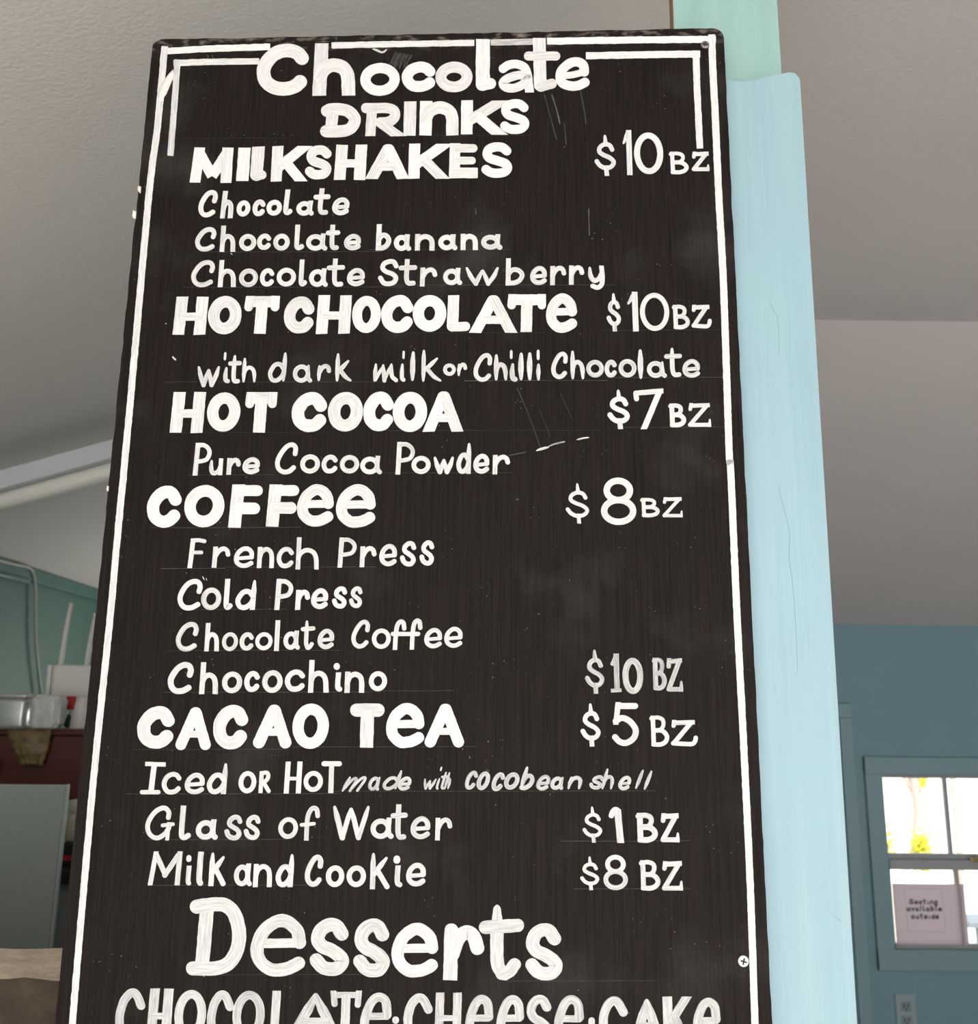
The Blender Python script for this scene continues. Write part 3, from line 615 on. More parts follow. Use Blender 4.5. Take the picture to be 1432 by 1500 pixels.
write('price_lettering', 'thin bluish price lettering beside Chocochino', '''@ 760 690 3.573 28; $ 343 447 930 1166 26; 1s 473 540 955 1163 30; o 540 650 978 1167 34; B 693 773 975 1148 27; Z 765 862 980 1155 27''', .74)
write('heading_lettering', 'bold white lettering reading CACAO TEA', '''@ 190 950 4 76; Cb 43 268 338 587; Ar 268 488 340 595 64; Cb 487 698 330 590; Ar 722 957 325 585 70; o 952 1168 323 588 66;
@ 440 950 4 78; Tr 285 493 322 582; eb 502 727 322 580 66; Ar 727 962 320 580 66''')
write('price_lettering', 'price lettering beside CACAO TEA', '''@ 760 690 3.573 26; $ 320 427 1210 1442; 5 480 625 1210 1438 34; B 680 785 1278 1442 25; Zc 788 937 1303 1440''', .95)
write('item_lettering', 'white lettering reading Iced OR HOT', '''@ 190 1110 4 34; Is 57 215 20 217; c 187 303 83 215 30; e 322 443 88 213 31; d 450 578 25 213 32; o 637 743 78 208 30; Rs 753 832 75 207 26; H 903 1012 22 209 32; o 1018 1133 77 200 30; Tr 1117 1243 20 207 32''', .95)
write('item_lettering', 'slanted thin lettering reading made with cocobean shell', '''@ 380 1110 4 22; mi 483 635 105 203 21; a 635 715 105 193; d 722 833 68 190; e 810 892 110 192 24; w 950 1037 118 187 16; i 1032 1062 115 187 14; dot 1052 1076 45 85; t 1050 1112 78 187 16; h 1085 1132 80 187 16;
@ 660 1110 4 25; c 83 157 75 187; o 150 232 80 190 27; c 238 315 85 195 28; o 310 405 85 187 28; b 407 503 45 190 28; e 500 585 100 192; a 582 670 105 188; n 682 775 105 190; s 812 897 103 185 23; h 885 970 58 190 22; e 980 1058 105 190 23; | 1075 1135 65 187 22; | 1125 1185 70 192 22''', .80, .28, TIP)
write('item_lettering', 'small white lettering reading Glass of Water', '''@ 190 1110 4 34; G 90 270 280 484 30; l 285 370 280 483; a 387 520 358 480; s 555 662 335 482 31; s 668 768 335 480 31; o 870 987 348 475 29; f 990 1117 280 485 29; W 1180 1412 275 482 31;
@ 380 1110 4 33; a 650 788 348 475; t 765 870 272 482; e 885 1003 343 475 32; r 1027 1130 350 484 30''', .92)
write('price_lettering', 'price lettering beside Glass of Water', '''@ 660 1110 4 23; $ 770 887 280 497; 1b 920 1013 283 499 40; B 1080 1212 320 497 36; Z 1222 1345 325 495 32''', .92)
write('item_lettering', 'small white lettering reading Milk and Cookie', '''@ 190 1110 4 33; Ms 107 310 548 747; ib 325 367 632 748 30; dot 332 362 570 610; ib 385 443 550 750 36; Ks 460 573 548 752; a 610 720 617 752 31; n 722 838 622 757 31; d 853 967 557 757; Cn 1025 1138 567 755; o 1148 1258 630 757; o 1270 1385 630 757;
@ 380 1110 4 33; Ks 645 768 550 770; ib 785 842 630 758; dot 785 825 572 620; e 858 977 615 752''', .93)
write('price_lettering', 'price lettering beside Milk and Cookie', '''@ 660 1110 4 23; $ 757 870 573 775; 8 893 1037 568 775 30; B 1100 1227 597 777 31; Z 1230 1365 605 778 31''', .92)
write('heading_lettering', 'large white lettering reading Desserts', '''@ 250 1300 4 82; Db 90 452 60 514; eb 468 795 160 517 76; sb 815 1050 180 517 80; sb 1070 1287 183 525 80;
@ 520 1300 4 78; eb 213 488 210 523 73; rb 510 758 205 543 82; ts 723 990 83 543; sb 997 1215 210 543''', .93)
write('heading_lettering', 'streaky white lettering reading CHOCOLATE CHEESE CAKE, cut off below', '''@ 150 1430 4 50; Ca 75 252 72 372; H 258 417 72 374 56; o 420 610 80 370; Ca 612 772 83 370; o 760 953 85 370; L 980 1130 85 370 50; At 1090 1400 85 372 58;
@ 450 1430 4 52; Tn 118 330 83 372; en 310 495 95 372; dot 498 537 236 276; Ca 563 735 100 375; H 745 905 95 375 50; en 925 1090 108 380; en 1108 1270 110 380;
@ 750 1430 4 52; sb 82 235 110 387; en 245 420 110 387; dot 446 484 240 292; Ca 507 678 118 390; At 695 885 120 392 56; K 880 1055 118 392 56; en 1055 1222 125 395''', .84)

# the painted double border
P = Paint(on_board)
def bl(pts, w, tone=1, caps='ss', jit=.10): P.ribbon(smooth_pts(pts, 2.0), w, caps, tone, jit=jit)
bl([(241, 75.5), (300, 72), (391, 69)], 9.5); bl([(490, 67), (560, 65.3), (690, 63.2)], 9, .95); bl([(723, 62.5), (776, 61.5)], 9, .75); bl([(806, 60.7), (920, 59), (1043, 58)], 10.2)
bl([(241, 73), (236, 130), (231, 185), (220, 269), (208, 399), (190, 600), (171, 800), (162, 900), (135.5, 1160), (106, 1500), (100, 1570)], 10, .93)
bl([(1042, 56), (1044, 110), (1047, 165), (1052, 280), (1059.3, 420), (1067.5, 660), (1069.8, 690), (1079, 900), (1089.7, 1110), (1098.5, 1300), (1105.3, 1500), (1108, 1570)], 10.4, .96)
bl([(259, 92.7), (310, 91), (375, 90.2)], 9.2, .93); bl([(260, 92), (255.5, 155), (250, 224)], 9.2, .86)
bl([(863, 82), (940, 80.7), (1020, 79.6)], 10.3, .97); bl([(1019, 80), (1021, 140), (1024.5, 213)], 9.8, .95)
P.build('border', M_brush, board, 'double white painted border line')
# scuffs, drips, pencil guide lines
P = Paint(on_board, .00005)
def sc_(pts, w, tone, caps='tt'):
    if tone < .35: tone *= .6
    P.ribbon(smooth_pts(pts, 1.5), w, caps, tone, jit=.35)
sc_([(786, 660), (795, 657), (803, 655)], 3.6, .85); sc_([(803, 654), (813, 650), (827, 647)], 2.2, .6); sc_([(845, 644), (853, 642), (862, 641)], 2.4, .75); sc_([(745, 667), (757, 665), (770, 662)], 1.4, .2)
sc_([(757, 568), (775, 610), (791, 655)], 1.3, .05); sc_([(790, 600), (806, 640)], 1.0, .02); sc_([(820, 575), (838, 615)], .9, .02)
sc_([(797, 138), (806, 172), (815, 205)], 1.4, .10); sc_([(808, 138), (816, 165), (820, 182)], 1.8, .25); sc_([(849, 130), (855, 160), (858, 182)], 1.6, .12)
sc_([(826, 180), (829, 212)], 1.3, .12); sc_([(862, 305), (863, 345)], 1.1, .3); pass
sc_([(696, 305), (697, 315)], 1.0, .2)
for i in range(9):
    x = 573+i*3.0; sc_([(x+6, 76+i*.6), (x, 86+RND.random()*6), (x-3, 92+RND.random()*9)], 2.2, .03+.1*RND.random())
sc_([(546, 72), (552, 74), (560, 77), (566, 73)], 3.0, .8); sc_([(304, 80), (305, 86)], 1.2, .3); sc_([(311, 80), (312, 86)], 1.0, .25)
sc_([(253, 523), (257, 527)], 4.0, .85); sc_([(242, 473.5), (244, 474.5)], 1.6, .7); sc_([(338, 371), (340, 373)], 2, .8)
sc_([(297, 845), (299, 849)], 2.5, .8); sc_([(302, 847), (303, 850)], 2, .7)
sc_([(985, 438), (1000, 440)], .6, .0)
for (x0, x1, y, t) in ((255, 420, 203, .0), (500, 780, 199, .0), (285, 560, 369, .05), (540, 745, 366, .05), (268, 590, 421, .05), (560, 900, 418, .05), (550, 800, 488, .0), (880, 1070, 484, .02),
                       (240, 290, 560, .05), (320, 560, 560, .05), (680, 890, 558, .15), (890, 1060, 553, .1), (238, 480, 634, .0), (545, 700, 631, .05), (275, 400, 696, .05), (560, 750, 693, .04),
                       (220, 440, 773, .08), (235, 330, 833, .15), (330, 550, 831, .05), (270, 420, 893, .05), (245, 500, 953, .05), (240, 560, 1014, .06), (560, 665, 1012, .05), (195, 420, 1098, .05), (420, 700, 1094, .05),
                       (185, 500, 1163, .08), (480, 960, 1159, .06), (215, 420, 1230, .08), (820, 1010, 1232, .1), (220, 470, 1297, .08), (840, 1010, 1302, .1), (280, 560, 1428, .06), (740, 960, 1437, .05), (900, 1060, 626, .06), (700, 880, 631, .0)):
    P.ribbon(line_pts([(x0, y), ((x0+x1)/2, y+RND.uniform(-.6, .2)), (x1, y-.6)], 6), .55, 'bb', t, jit=.5)
P.build('paint_scuff', M_brush, board, 'stray white drips, scratches and guide lines')['kind'] = 'stuff'
# thick flake of paint at the upper left
bm = bmesh.new()
def lump(bm, outline, thick):
    top = []; c = np.mean(outline, 0)
    base = [bm.verts.new((*[on_board(*p)[0]], -.0004, on_board(*p)[1])) for p in outline]
    mid = [bm.verts.new((on_board(*(c+(np.array(p)-c)*.72))[0], -thick*(.6+.6*RND.random()), on_board(*(c+(np.array(p)-c)*.72))[1])) for p in outline]
    n = len(outline)
    for i in range(n): bm.faces.new((base[i], base[(i+1) % n], mid[(i+1) % n], mid[i]))
    bm.faces.new(mid)
lump(bm, [(232, 147), (233, 137), (240, 120), (249, 108), (254, 102), (255, 112), (250, 124), (244, 138), (237, 148)], .004)
obj('paint_flake', bm, M_paint_w, board, True)
for ol_ in ([(203, 272), (207, 274), (206, 284), (202, 280)], [(195, 308), (200, 310), (199, 321), (195, 320)], [(158, 712), (160, 712), (159, 720), (157, 720)]):
    bm = bmesh.new(); lump(bm, ol_, .003); obj('paint_flake', bm, M_paint_w, board, True)
# screws
def screw(px, py, rpx, m):
    x, z = on_board(px, py); x2, _ = on_board(px+rpx, py); r = abs(x2-x)
    bm = bmesh.new(); lathe(bm, [(r*.9, 0), (r, .0007), (r*.93, .0016), (r*.6, .0021)], 24)
    for v in bm.verts: v.co = Vector((v.co.x, -v.co.z-.0004, v.co.y))
    bmesh.ops.translate(bm, verts=bm.verts[:], vec=(x, 0, z))
    s = obj('screw', bm, m, board, False)
    bm = bmesh.new()
    for a in (.25, .25+PI/2):
        b2 = bmesh.new(); box(b2, -r*.58, r*.58, -.0029, -.0021, -r*.13, r*.13)
        bmesh.ops.rotate(b2, verts=b2.verts[:], cent=(0, 0, 0), matrix=Matrix.Rotation(a, 3, 'Y'))
        me = bpy.data.meshes.new('t'); b2.to_mesh(me); b2.free(); bm.from_mesh(me); bpy.data.meshes.remove(me)
    bmesh.ops.translate(bm, verts=bm.verts[:], vec=(x, 0, z))
    obj('screw_slot', bm, M_slot, s)
screw(1032, 67, 6.4, M_screw); screw(1088, 1407.5, 8, M_screw_white)

# ------------------------------------------------------------------ boards on the post
YCL = .8775
top = at_y(1171, 111, YCL); botr = at_y(1255, 1500, YCL)
xr = lambda z: top.x + (z-top.z)*(top.x-botr.x)/(top.z-botr.z)
tl = [(1164, 107), (1155, 106), (1143, 108.5), (1136, 109), (1127, 112), (1119, 113), (1112, 116.5), (1104, 117), (1092, 119), (1080, 119.5), (1060, 117), (1040, 118)]
poly = [(xr(0), .0), (xr(0)-.155, .0)]
out = [at_y(x, y, YCL) for x, y in tl]
poly = [(xr(0)-.150, 0), (out[-1].x-.05, out[-1].z)] + [(p.x, p.z) for p in out[::-1]] + [(top.x-.002, top.z-.0005), (top.x, top.z-.004), (xr(0), 0)]
bm = prism(bmesh.new(), poly, YCL, YCL+.019)
cl = tag(obj('cladding_board', bm, M_paleblue), 'pale blue painted upright board with torn top end, right of the black menu', 'board')
def paint_crack(pts, w, name, m):
    bm = bmesh.new(); tube(bm, [at_y(x, y, YCL-.0001) for x, y in pts], w, 6); return obj(name, bm, m, cl)
cr = mat('crack_line', (.24, .37, .42, 1), None, 30, .8)
for pts_ in (((1125, 438), (1131, 452), (1138, 464), (1140, 480), (1141, 495), (1140, 505), (1141, 520)), ((1140, 712), (1145, 735), (1152, 760), (1157, 785), (1155, 815), (1160, 850), (1163, 880), (1166, 930), (1168, 985)), ((1221, 1340), (1227, 1347), (1233, 1350))):
    paint_crack(pts_, .00016, 'paint_crack', cr)
YM = YCL+.0195
ml = at_y(985, 0, YM); mr_ = at_y(1138, 0, YM); mr2 = at_y(1141.5, 107, YM)
bm = bmesh.new(); box(bm, ml.x, mr_.x, YM, YM+.020, 0, Z(ZFLAT)-.03, bev=.0008)
bmesh.ops.recalc_face_normals(bm, faces=bm.faces[:])
for f_ in bm.faces:
    if f_.normal.x < -.9: f_.material_index = 1
tag(obj('trim_board', bm, [M_mint, M_rawwood]), 'mint green board with raw brown edge, rising to the ceiling behind the menu', 'board')

# ------------------------------------------------------------------ half wall on the left
lz = Z(-.2553)
bm = bmesh.new()
bmesh.ops.create_grid(bm, x_segments=140, y_segments=8, size=1)
lx0, lx1, ly0, ly1 = -1.78, .20, 1.0, 1.124
for v in bm.verts:
    v.co = Vector((lx0+(v.co.x+1)/2*(lx1-lx0), ly0+(v.co.y+1)/2*(ly1-ly0), lz))
bmesh.ops.recalc_face_normals(bm, faces=bm.faces[:])
ex = bmesh.ops.extrude_face_region(bm, geom=bm.faces[:])
for v in [g for g in ex['geom'] if isinstance(g, bmesh.types.BMVert)]: v.co.z = lz-.24
for v in bm.verts:
    if v.co.z > lz-.1:
        v.co.z += .003*noise.noise(v.co*30); v.co.y += .004*noise.noise(v.co*22+Vector((5, 0, 0)))
bmesh.ops.recalc_face_normals(bm, faces=bm.faces[:])
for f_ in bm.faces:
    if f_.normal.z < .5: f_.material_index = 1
M_stoneface = mat('dark_ledge_face', (.025, .016, .010, 1), (.085, .06, .042, 1), 26, .95, .9, 70)  # front, end and under faces are a darker brown than the top
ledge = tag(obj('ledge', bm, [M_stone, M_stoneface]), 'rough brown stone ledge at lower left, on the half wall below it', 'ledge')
struct('wall_half', B(lx0, lx1, 1.01, 1.11, 0, lz-.24), M_teal)

# ------------------------------------------------------------------ kitchen corner
# strip lamp running up the sloping ceiling
YL = 2.62
def ceil_z(x): return Z(EAVE + TS*(x-XL))
ang = math.atan(TS)
lamp = thing('strip_lamp', 'white fluorescent strip lamp, unlit, on the sloping kitchen ceiling', 'lamp', (-.75, YL, ceil_z(-.75)))
lamp.rotation_euler = (0, -ang, 0)
obj('lamp_housing', B(-.98, .98, -.01, .10, -.056, -.0006, bev=.004), M_lampbody, lamp)
bm = bmesh.new(); tube(bm, [(-.96, .026, -.083), (-.5, .026, -.083), (0, .026, -.083), (.5, .026, -.083), (.96, .026, -.083)], .0255, 20)
obj('lamp_tube', bm, M_tube, lamp, True)
for s in (-1, 1): obj('lamp_holder', B(s*.972-.014, s*.972+.014, -.006, .056, -.112, -.05, bev=.004), M_white, lamp)

# old pipe clip and paint patch on the ceiling beyond the lamp
# cable along the top of the wall, dropping to the shelf
def wall_pt(px, py, off=.012):
    p = at_x(px, py, XL); p.x += off; return p
pts = [wall_pt(x, y, .022) for x, y in ((-60, 808), (-20, 818), (10, 826), (26, 829), (36, 833), (41, 843), (43.5, 865), (43.5, 905), (44, 940), (47, 975), (50, 1000), (52, 1017))]
bm = bmesh.new(); sp = [Vector(p) for p in smooth_pts(pts, .03)]
tube(bm, sp, .0062, 8)
tag(obj('cable', bm, M_cable, None, True), 'pale grey cable running down the teal kitchen wall', 'cable')
bm = bmesh.new(); tube(bm, [wall_pt(x, y, .016) for x, y in ((-80, 824), (0, 843), (34, 851))], .012, 10)
tag(obj('conduit', bm, M_tealtrim, None, True), 'teal painted pipe under the kitchen ceiling, left of the hanging cable', 'pipe')
# wall clip
cp = wall_pt(24, 824, .03)

YS = 2.6
def P2(px, py, Y=YS): return at_y(px, py, Y)
sh_top = P2(60, 1068).z; shl = XL+.03; shr = P2(124, 1100).x+.06; sh_bot = P2(60, 1172).z
cup = thing('wall_cupboard', 'dark red wooden wall cupboard behind the pale grey screen', 'cupboard', ((shl+shr)/2, YS+.16, sh_bot))
w2 = (shr-shl)/2; hh = sh_top-sh_bot
obj('body', B(-w2, w2, -.145, .16, .0, hh-.015), M_redwood, cup)
obj('top_panel', B(-w2-.004, w2+.004, -.168, .165, hh-.015, hh, bev=.002), M_redwood, cup)
ld = obj('door', B(-w2+.004, -.002, -.160, -.146, .004, hh-.018, bev=.002), M_redwood, cup)
kn = at_y(-12, 1119, YS+.0) ; kx, kz = kn.x-(shl+shr)/2, kn.z-sh_bot
bm = bmesh.new(); lathe(bm, [(.010, 0), (.011, .014), (.026, .020), (.031, .030), (.026, .041), (.010, .046)], 24)
for v in bm.verts: v.co = Vector((v.co.x+kx, -.160-v.co.z, v.co.y+kz))
obj('knob', bm, M_cream, ld, True)['label'] = 'round cream knob'
obj('door', B(.002, w2-.004, -.160, -.146, .004, hh-.018, bev=.002), M_redwood, cup)

# router
rb = P2(102, 1046, 2.70)
k = 2.70/F
rt = thing('wifi_router', 'white router with two upright aerials above the red cupboard', 'router', (P2(101, 1040, 2.70).x, 2.70, P2(101, 1040, 2.70).z), .18)
bw, bh = 27*k*1.0, 64*k
obj('body', B(-bw, bw+.02, 0, .03, 0, bh, bev=.006), M_white, rt)
obj('side_cover', B(-bw-.016, -bw-.003, .0, .032, .012, bh-.002, bev=.003), M_white, rt)
for (xx, h, ln) in ((-.034, 90*k, .014), (.036, 76*k, .012)):
    bm = bmesh.new(); tube(bm, [(xx-.006, .015, bh-.01), (xx-.004, .015, bh+.02), (xx-.001, .015, bh+h*.5), (xx+ln*.5, .015, bh+h)], [.0068, .0068, .0064, .0060], 12)
    obj('aerial', bm, M_white, rt, True)
# white bottle with red label, dark green bottle
def on_shelf(px, Y): return P2(px, 1068, Y).x
bo = thing('white_bottle', 'white bottle with red label beneath the router', 'bottle', (P2(118, 1060, 2.66).x, 2.66, sh_top))
bm = bmesh.new(); lathe(bm, [(.030, 0), (.033, .004), (.033, .060), (.030, .072), (.018, .082), (.016, .088)], 24); obj('body', bm, M_white, bo, True)
bm = bmesh.new(); box(bm, -.032, -.008, -.0338, -.024, .052, .088, bev=.002); lb = obj('label', bm, M_red, bo)
lb['label'] = 'red label'
gb = thing('green_bottle', 'dark green bottle leaning beside the white bottle on the cupboard', 'bottle', (P2(99, 1060, 2.64).x, 2.645, sh_top))
gb.rotation_euler = (0, .28, 0)
bm = bmesh.new(); lathe(bm, [(.012, .004), (.015, .006), (.015, .036), (.007, .043), (.006, .050)], 18); obj('body', bm, M_green, gb, True)
bm = bmesh.new(); lathe(bm, [(.0075, .049), (.0075, .058), (.006, .059)], 16); obj('cap', bm, M_dark, gb, True)
# pale steel tins lying on the cupboard
def tin(name, px0, px1, ytop, Y, lab, m, bulge=.006, g=None):
    a = P2(px0, 1068, Y).x; b = P2(px1, 1068, Y).x; h = P2((px0+px1)/2, ytop, Y).z-sh_top
    t = thing(name, lab, 'container', ((a+b)/2, Y+.023, sh_top), 0, g)
    w_ = (b-a)/2
    bm = B(-w_, w_, -.02, .02, 0, h*.86, bev=.010, seg=3); obj('body', bm, m, t, True)
    bm = B(-w_-.003, w_+.003, -.023, .023, h*.86, h, bev=.006, seg=3); obj('lid', bm, m, t, True)
tin('storage_tin', -22, 31.5, 1016, 2.53, 'pale steel storage tin at far left on the red cupboard', M_steel)
# film-wrapped bundle beside it
bm = bmesh.new(); bmesh.ops.create_icosphere(bm, subdivisions=5, radius=1)
a = P2(37, 1068, 2.53).x; b = P2(84, 1068, 2.53).x; h = P2(60, 1018, 2.53).z-sh_top
for v in bm.verts:
    c = v.co.copy()
    q = Vector([math.copysign(abs(t)**.32, t) for t in c])
    d = .10*noise.noise(c*2.3)+.05*abs(noise.noise(c*6))
    q *= (.93+d)
    v.co = Vector((q.x*(b-a)/2*1.02, q.y*.024, (q.z+1)/2*h*1.02))
    v.co.z = max(0, v.co.z)
tag(obj('plastic_bag', bm, M_bag, None, True), 'crumpled clear plastic bag between steel tin and router', 'bag').location = ((a+b)/2, 2.558, sh_top)
# brown paper bag hanging over the cupboard front
bm = bmesh.new(); NX, NZ = 22, 20; grid = []
L_, R_ = P2(9, 1068, 2.585).x, P2(77, 1068, 2.585).x; lb_, rb_ = P2(30, 1120, 2.585).x, P2(64, 1120, 2.585).x
zt, zb = sh_top+.004, P2(50, 1121, 2.585).z
for j in range(NZ+1):
    t = j/NZ; row = []
    for i in range(NX+1):
        s = i/NX; tt = t**1.3
        x = (L_+(lb_-L_)*tt)*(1-s)+(R_+(rb_-R_)*tt)*s
        z = zt+(zb-zt)*t
        y = 2.588-.022*math.sin(PI*s)*(.5+.5*math.sin(PI*min(1, t*1.1)))-.010*abs(noise.noise(Vector((s*6, t*5, 2))))-.008*abs(noise.noise(Vector((s*13, t*11, 7))))
        x += .006*noise.noise(Vector((s*5, t*6, 11)))
        row.append(bm.verts.new((x, y, z)))
    grid.append(row)
for j in range(NZ):
    for i in range(NX): bm.faces.new((grid[j][i], grid[j][i+1], grid[j+1][i+1], grid[j+1][i]))
o = obj('paper_bag', bm, M_brown, None, True); sm = o.modifiers.new('thickness', 'SOLIDIFY'); sm.thickness = .0012; sm.offset = 1
tag(o, 'crumpled brown paper bag hanging over the front of the red cupboard', 'bag')

# thin grey screen in front of the cupboard
fr = thing('screen_panel', 'pale grey upright screen panel standing below the red cupboard', 'panel', (P2(40, 1150, 2.0).x-.25, 2.0, 0), .05)
fx1 = P2(93, 1149, 2.0).x - fr.location.x; ftop = P2(50, 1150, 2.0).z
obj('panel', B(fx1-.62, fx1-.002, 0, .009, .05, ftop, bev=.003), M_fridge, fr)
obj('edge_strip', B(fx1-.0019, fx1+.004, -.001, .010, .05, ftop+.001, bev=.002), mat('edge_strip_plastic', (.42, .46, .44, 1), None, 4, .4), fr)
for x in (fx1-.55, fx1-.06): obj('foot', B(x-.02, x+.02, -.14, .16, 0, .0495, bev=.006), M_dark, fr)
# worktop beyond with jar and dark box
wz = P2(104, 1272, 2.42).z
wt = thing('kitchen_counter', 'dark grey kitchen counter showing between grey screen and menu board', 'counter', (P2(110, 1272, 2.42).x+.16, 2.68, 0))
obj('top', B(-.35, .40, -.30, .26, wz-.03, wz, bev=.004), M_dark, wt)
obj('cabinet', B(-.34, .39, -.28, .25, 0, wz-.03), M_fridge, wt)
jx = P2(105, 1236, 2.44)
dk = thing('dark_box', 'dark box with red band under the white jar', 'box', (jx.x+.03, 2.50, wz))
hb = P2(105, 1236, 2.44).z-wz
obj('body', B(-.06, .06, -.055, .055, 0, hb, bev=.003), M_dark, dk)
obj('band', B(-.0608, .0608, -.0558, .0558, hb*.25, hb*.48), M_red, dk)['label'] = 'red band'
jr = thing('white_jar', 'white lidded jar on the dark box, right of the grey screen', 'jar', (jx.x+.004, 2.50, wz+hb))
jh = P2(105, 1174, 2.44).z-(wz+hb)
bm = bmesh.new(); lathe(bm, [(.040, 0), (.045, .006), (.045, jh*.62), (.036, jh*.72)], 24); obj('body', bm, M_cream, jr, True)
bm = bmesh.new(); lathe(bm, [(.040, jh*.70), (.041, jh*.72), (.041, jh*.97), (.038, jh)], 24); obj('lid', bm, M_white, jr, True)
# ------------------------------------------------------------------ things on and by the window
YN = YB+.006
n0 = at_y(1306, 1294, YN); n1 = at_y(1313, 1384.5, YN); n2 = at_y(1411, 1296, YN)
nt_ = thing('paper_notice', 'white paper notice with typed words taped inside the lower window', 'notice', ((n0.x+n2.x)/2, YN, n1.z))
pw = (n2.x-n0.x)/2; ph = n0.z-n1.z
obj('paper', B(-pw, pw, -.0008, .0008, 0, ph), M_paper, nt_)
nloc = lambda px, py: ((at_y(px, py, YN).x-nt_.location.x), at_y(px, py, YN).z-nt_.location.z)
P = Paint(lambda px, py: nloc(px, py)); 
o = write('lettering', None, '''@ 1230 1090 4.411 9; S 445 475 1000 1035; e 478 502 1010 1035; a 505 530 1010 1035; t 532 555 1000 1035; i 560 575 1010 1035; n 578 602 1010 1035; g 605 630 1010 1048;
a 428 455 1055 1080; v 458 482 1055 1080; a 485 508 1055 1080; | 512 526 1042 1080; l 532 548 1042 1080; a 552 578 1055 1080; b 582 606 1042 1080; | 612 624 1042 1080; e 630 658 1055 1080;
o 458 482 1103 1130; u 486 510 1103 1130; t 514 536 1094 1130; s 540 564 1103 1130; i 570 582 1103 1130; d 588 612 1092 1130; e 614 638 1103 1130''', to_local=nloc, parent=nt_, material=M_ink, lean=False)
for v in o.data.vertices: v.co.y -= .0012
P = Paint(nloc)
q = [(1230+x/4.411, 1090+y/4.411) for x, y in ((412, 930), (655, 935), (682, 1215), (440, 1210))]
for i in range(4): P.ribbon(line_pts([q[i], q[(i+1) % 4]], 3), 1.0, 'ss', .5)
o = P.build('printed_frame', mat('faint_rule', (.58, .52, .55, 1), None, 20, .8), nt_)
for v in o.data.vertices: v.co.y -= .0012
# wall outlet under the window
oc = at_y(1326, 1484, YB)
ot = thing('wall_outlet', 'white double power outlet on the wall under the window', 'outlet', (oc.x, YB, oc.z-.075))
obj('cover_plate', B(-.047, .047, -.008, 0, 0, .16, bev=.003), mat('outlet_plate', (.31, .38, .395, 1), None, 5, .5), ot)
M_sock = mat('outlet_socket', (.25, .31, .325, 1), None, 5, .5)
for z in (.045, .105):
    s = obj('socket', B(-.022, .022, -.011, -.007, z-.020, z+.020, bev=.004), M_sock, ot)
    bm = bmesh.new(); box(bm, -.012, -.007, -.0125, -.0108, z-.004, z+.012); box(bm, .006, .011, -.0125, -.0108, z-.004, z+.012); box(bm, -.004, .004, -.0125, -.0108, z-.015, z-.008)
    obj('slot', bm, M_slot, s)

# ------------------------------------------------------------------ outside the window
struct('ground', quad(bmesh.new(), [(-12, YB+.12, -.05), (40, YB+.12, -.05), (40, 70, -.05), (-12, 70, -.05)]), M_sand)
YT = 13.5  # tree
tp = [at_y(x, y, YT) for x, y in ((1345.5, 1246), (1347, 1220), (1347, 1195), (1344, 1170), (1340, 1150), (1337, 1120), (1333, 1060))]
tr = thing('garden_tree', 'slim brown tree trunk seen through the upper left window pane', 'tree', (tp[0].x, YT, -.05))
loc = lambda p: Vector(p)-Vector(tr.location)
bm = bmesh.new()
pts = [Vector((0, 0, 0))] + [loc(p) for p in tp[1:]]
tube(bm, pts, [.13, .105, .085, .075, .075, .07, .05], 12)
j = loc(tp[3]); tube(bm, [j, j+Vector((-.18, .05, .35)), j+Vector((-.42, .1, .7))], [.05, .035, .02], 8); tube(bm, [j+Vector((0, 0, .25)), j+Vector((.2, 0, .6)), j+Vector((.5, .1, 1.2))], [.045, .035, .02], 8)
obj('trunk', bm, M_trunk, tr, True)
def leaves(bm, c, r, n, size, rnd):
    for _ in range(n):
        p = Vector(c)+Vector((rnd.gauss(0, 1)*r[0], rnd.gauss(0, 1)*r[1], rnd.gauss(0, 1)*r[2]))
        ax = Vector((rnd.uniform(-1, 1), rnd.uniform(-1, 1), rnd.uniform(-.2, 1))).normalized(); sd = ax.cross(Vector((rnd.uniform(-1, 1), rnd.uniform(-1, 1), .3))).normalized()
        up = ax.cross(sd)*.12
        bm.faces.new([bm.verts.new(q) for q in (p, p+ax*size*.5+sd*size*.22+up*size, p+ax*size, p+ax*size*.5-sd*size*.22+up*size)])
rnd = random.Random(3)
bm = bmesh.new(); leaves(bm, loc(at_y(1347, 1146, YT)), (.025, .06, .06), 90, .09, rnd); leaves(bm, loc(at_y(1340, 985, YT)), (.5, .5, .3), 500, .2, rnd)
obj('foliage', bm, M_leaf, tr)
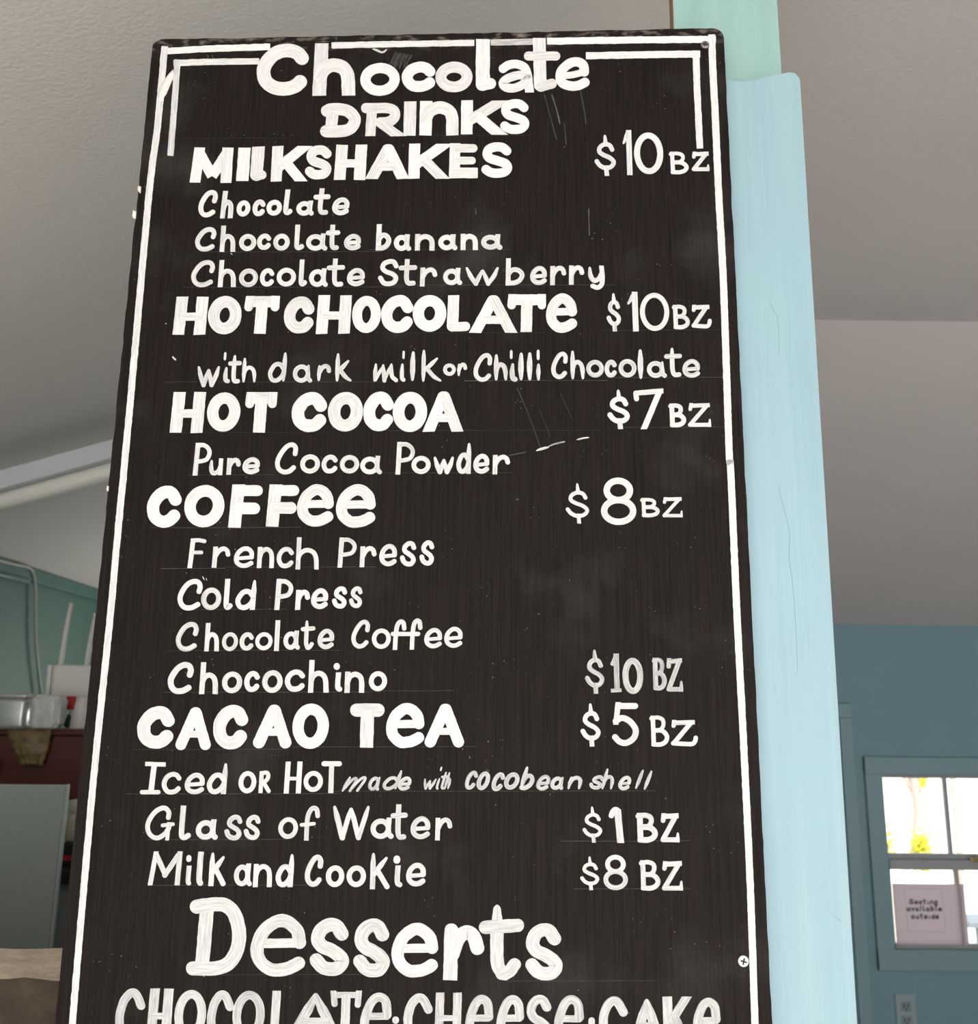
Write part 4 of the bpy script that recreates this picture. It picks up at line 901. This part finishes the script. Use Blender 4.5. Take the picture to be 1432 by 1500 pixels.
def shrub(px, py, Y, r, lab, n=260, gz=-.05):
    p = at_y(px, py, Y); t = thing('shrub', lab, 'shrub', (p.x, Y, gz))
    bm = bmesh.new(); hz = p.z-gz
    leaves(bm, (0, 0, hz*.62), (r*.40, r*.40, hz*.26), n, .085, rnd); obj('foliage', bm, M_leaf, t)
    bm = bmesh.new()
    for k in range(5): tube(bm, [(0, 0, 0), (rnd.uniform(-1, 1)*r*.4, rnd.uniform(-1, 1)*r*.4, hz*.8)], [.015, .007], 6)
    obj('stem', bm, M_trunk, t)
shrub(1348, 1230, 12.6, .13, 'yellow green shrub at the foot of the tree outside')
shrub(1294, 1222, 12.2, .14, 'yellow green shrub outside, at left edge of the window', 120)
# blue painted hut boards far behind
p0 = at_y(1353, 1176, 19); p1 = at_y(1379, 1190, 19)
bt = thing('blue_sign_board', 'light blue board outside, right of the tree trunk', 'sign', ((p0.x+p1.x)/2, 19, -.05))
hwid = (p1.x-p0.x)/2
obj('panel', B(-hwid, hwid, -.02, .02, p1.z+.05, p0.z+.05), M_bluewood, bt)
for s in (-1, 1): obj('post', B(s*hwid*.8-.02, s*hwid*.8+.02, .021, .06, 0, p0.z+.05), M_sand, bt)
bm = bmesh.new(); q = at_y(1399.5, 1190, 11.5)
tube(bm, [(0, 0, 0), (0, 0, 1.3), (-.02, 0, 3.0)], [.036, .033, .03], 12)
tag(obj('garden_pole', bm, M_trunk), 'thin brown pole outside, seen in the upper right pane', 'pole').location = (q.x, 11.5, -.05)
b0 = at_y(1418, 1351, 7.2)
be = thing('garden_bench', 'grey wooden bench outside, low in the right window pane', 'bench', (b0.x+.75, 7.35, -.05))
zs = b0.z+.05
for k in range(3): obj('seat_slat', B(-.75, .75, -.15+k*.105, -.055+k*.105, zs-.04, zs, bev=.004), M_bench, be)
for x in (-.66, .66):
    for y in (-.13, .13): obj('leg', B(x-.025, x+.025, y-.025, y+.025, 0, zs-.04), M_bench, be)
    obj('crossbar', B(x-.02, x+.02, -.105, .105, zs*.5, zs*.5+.04), M_bench, be)
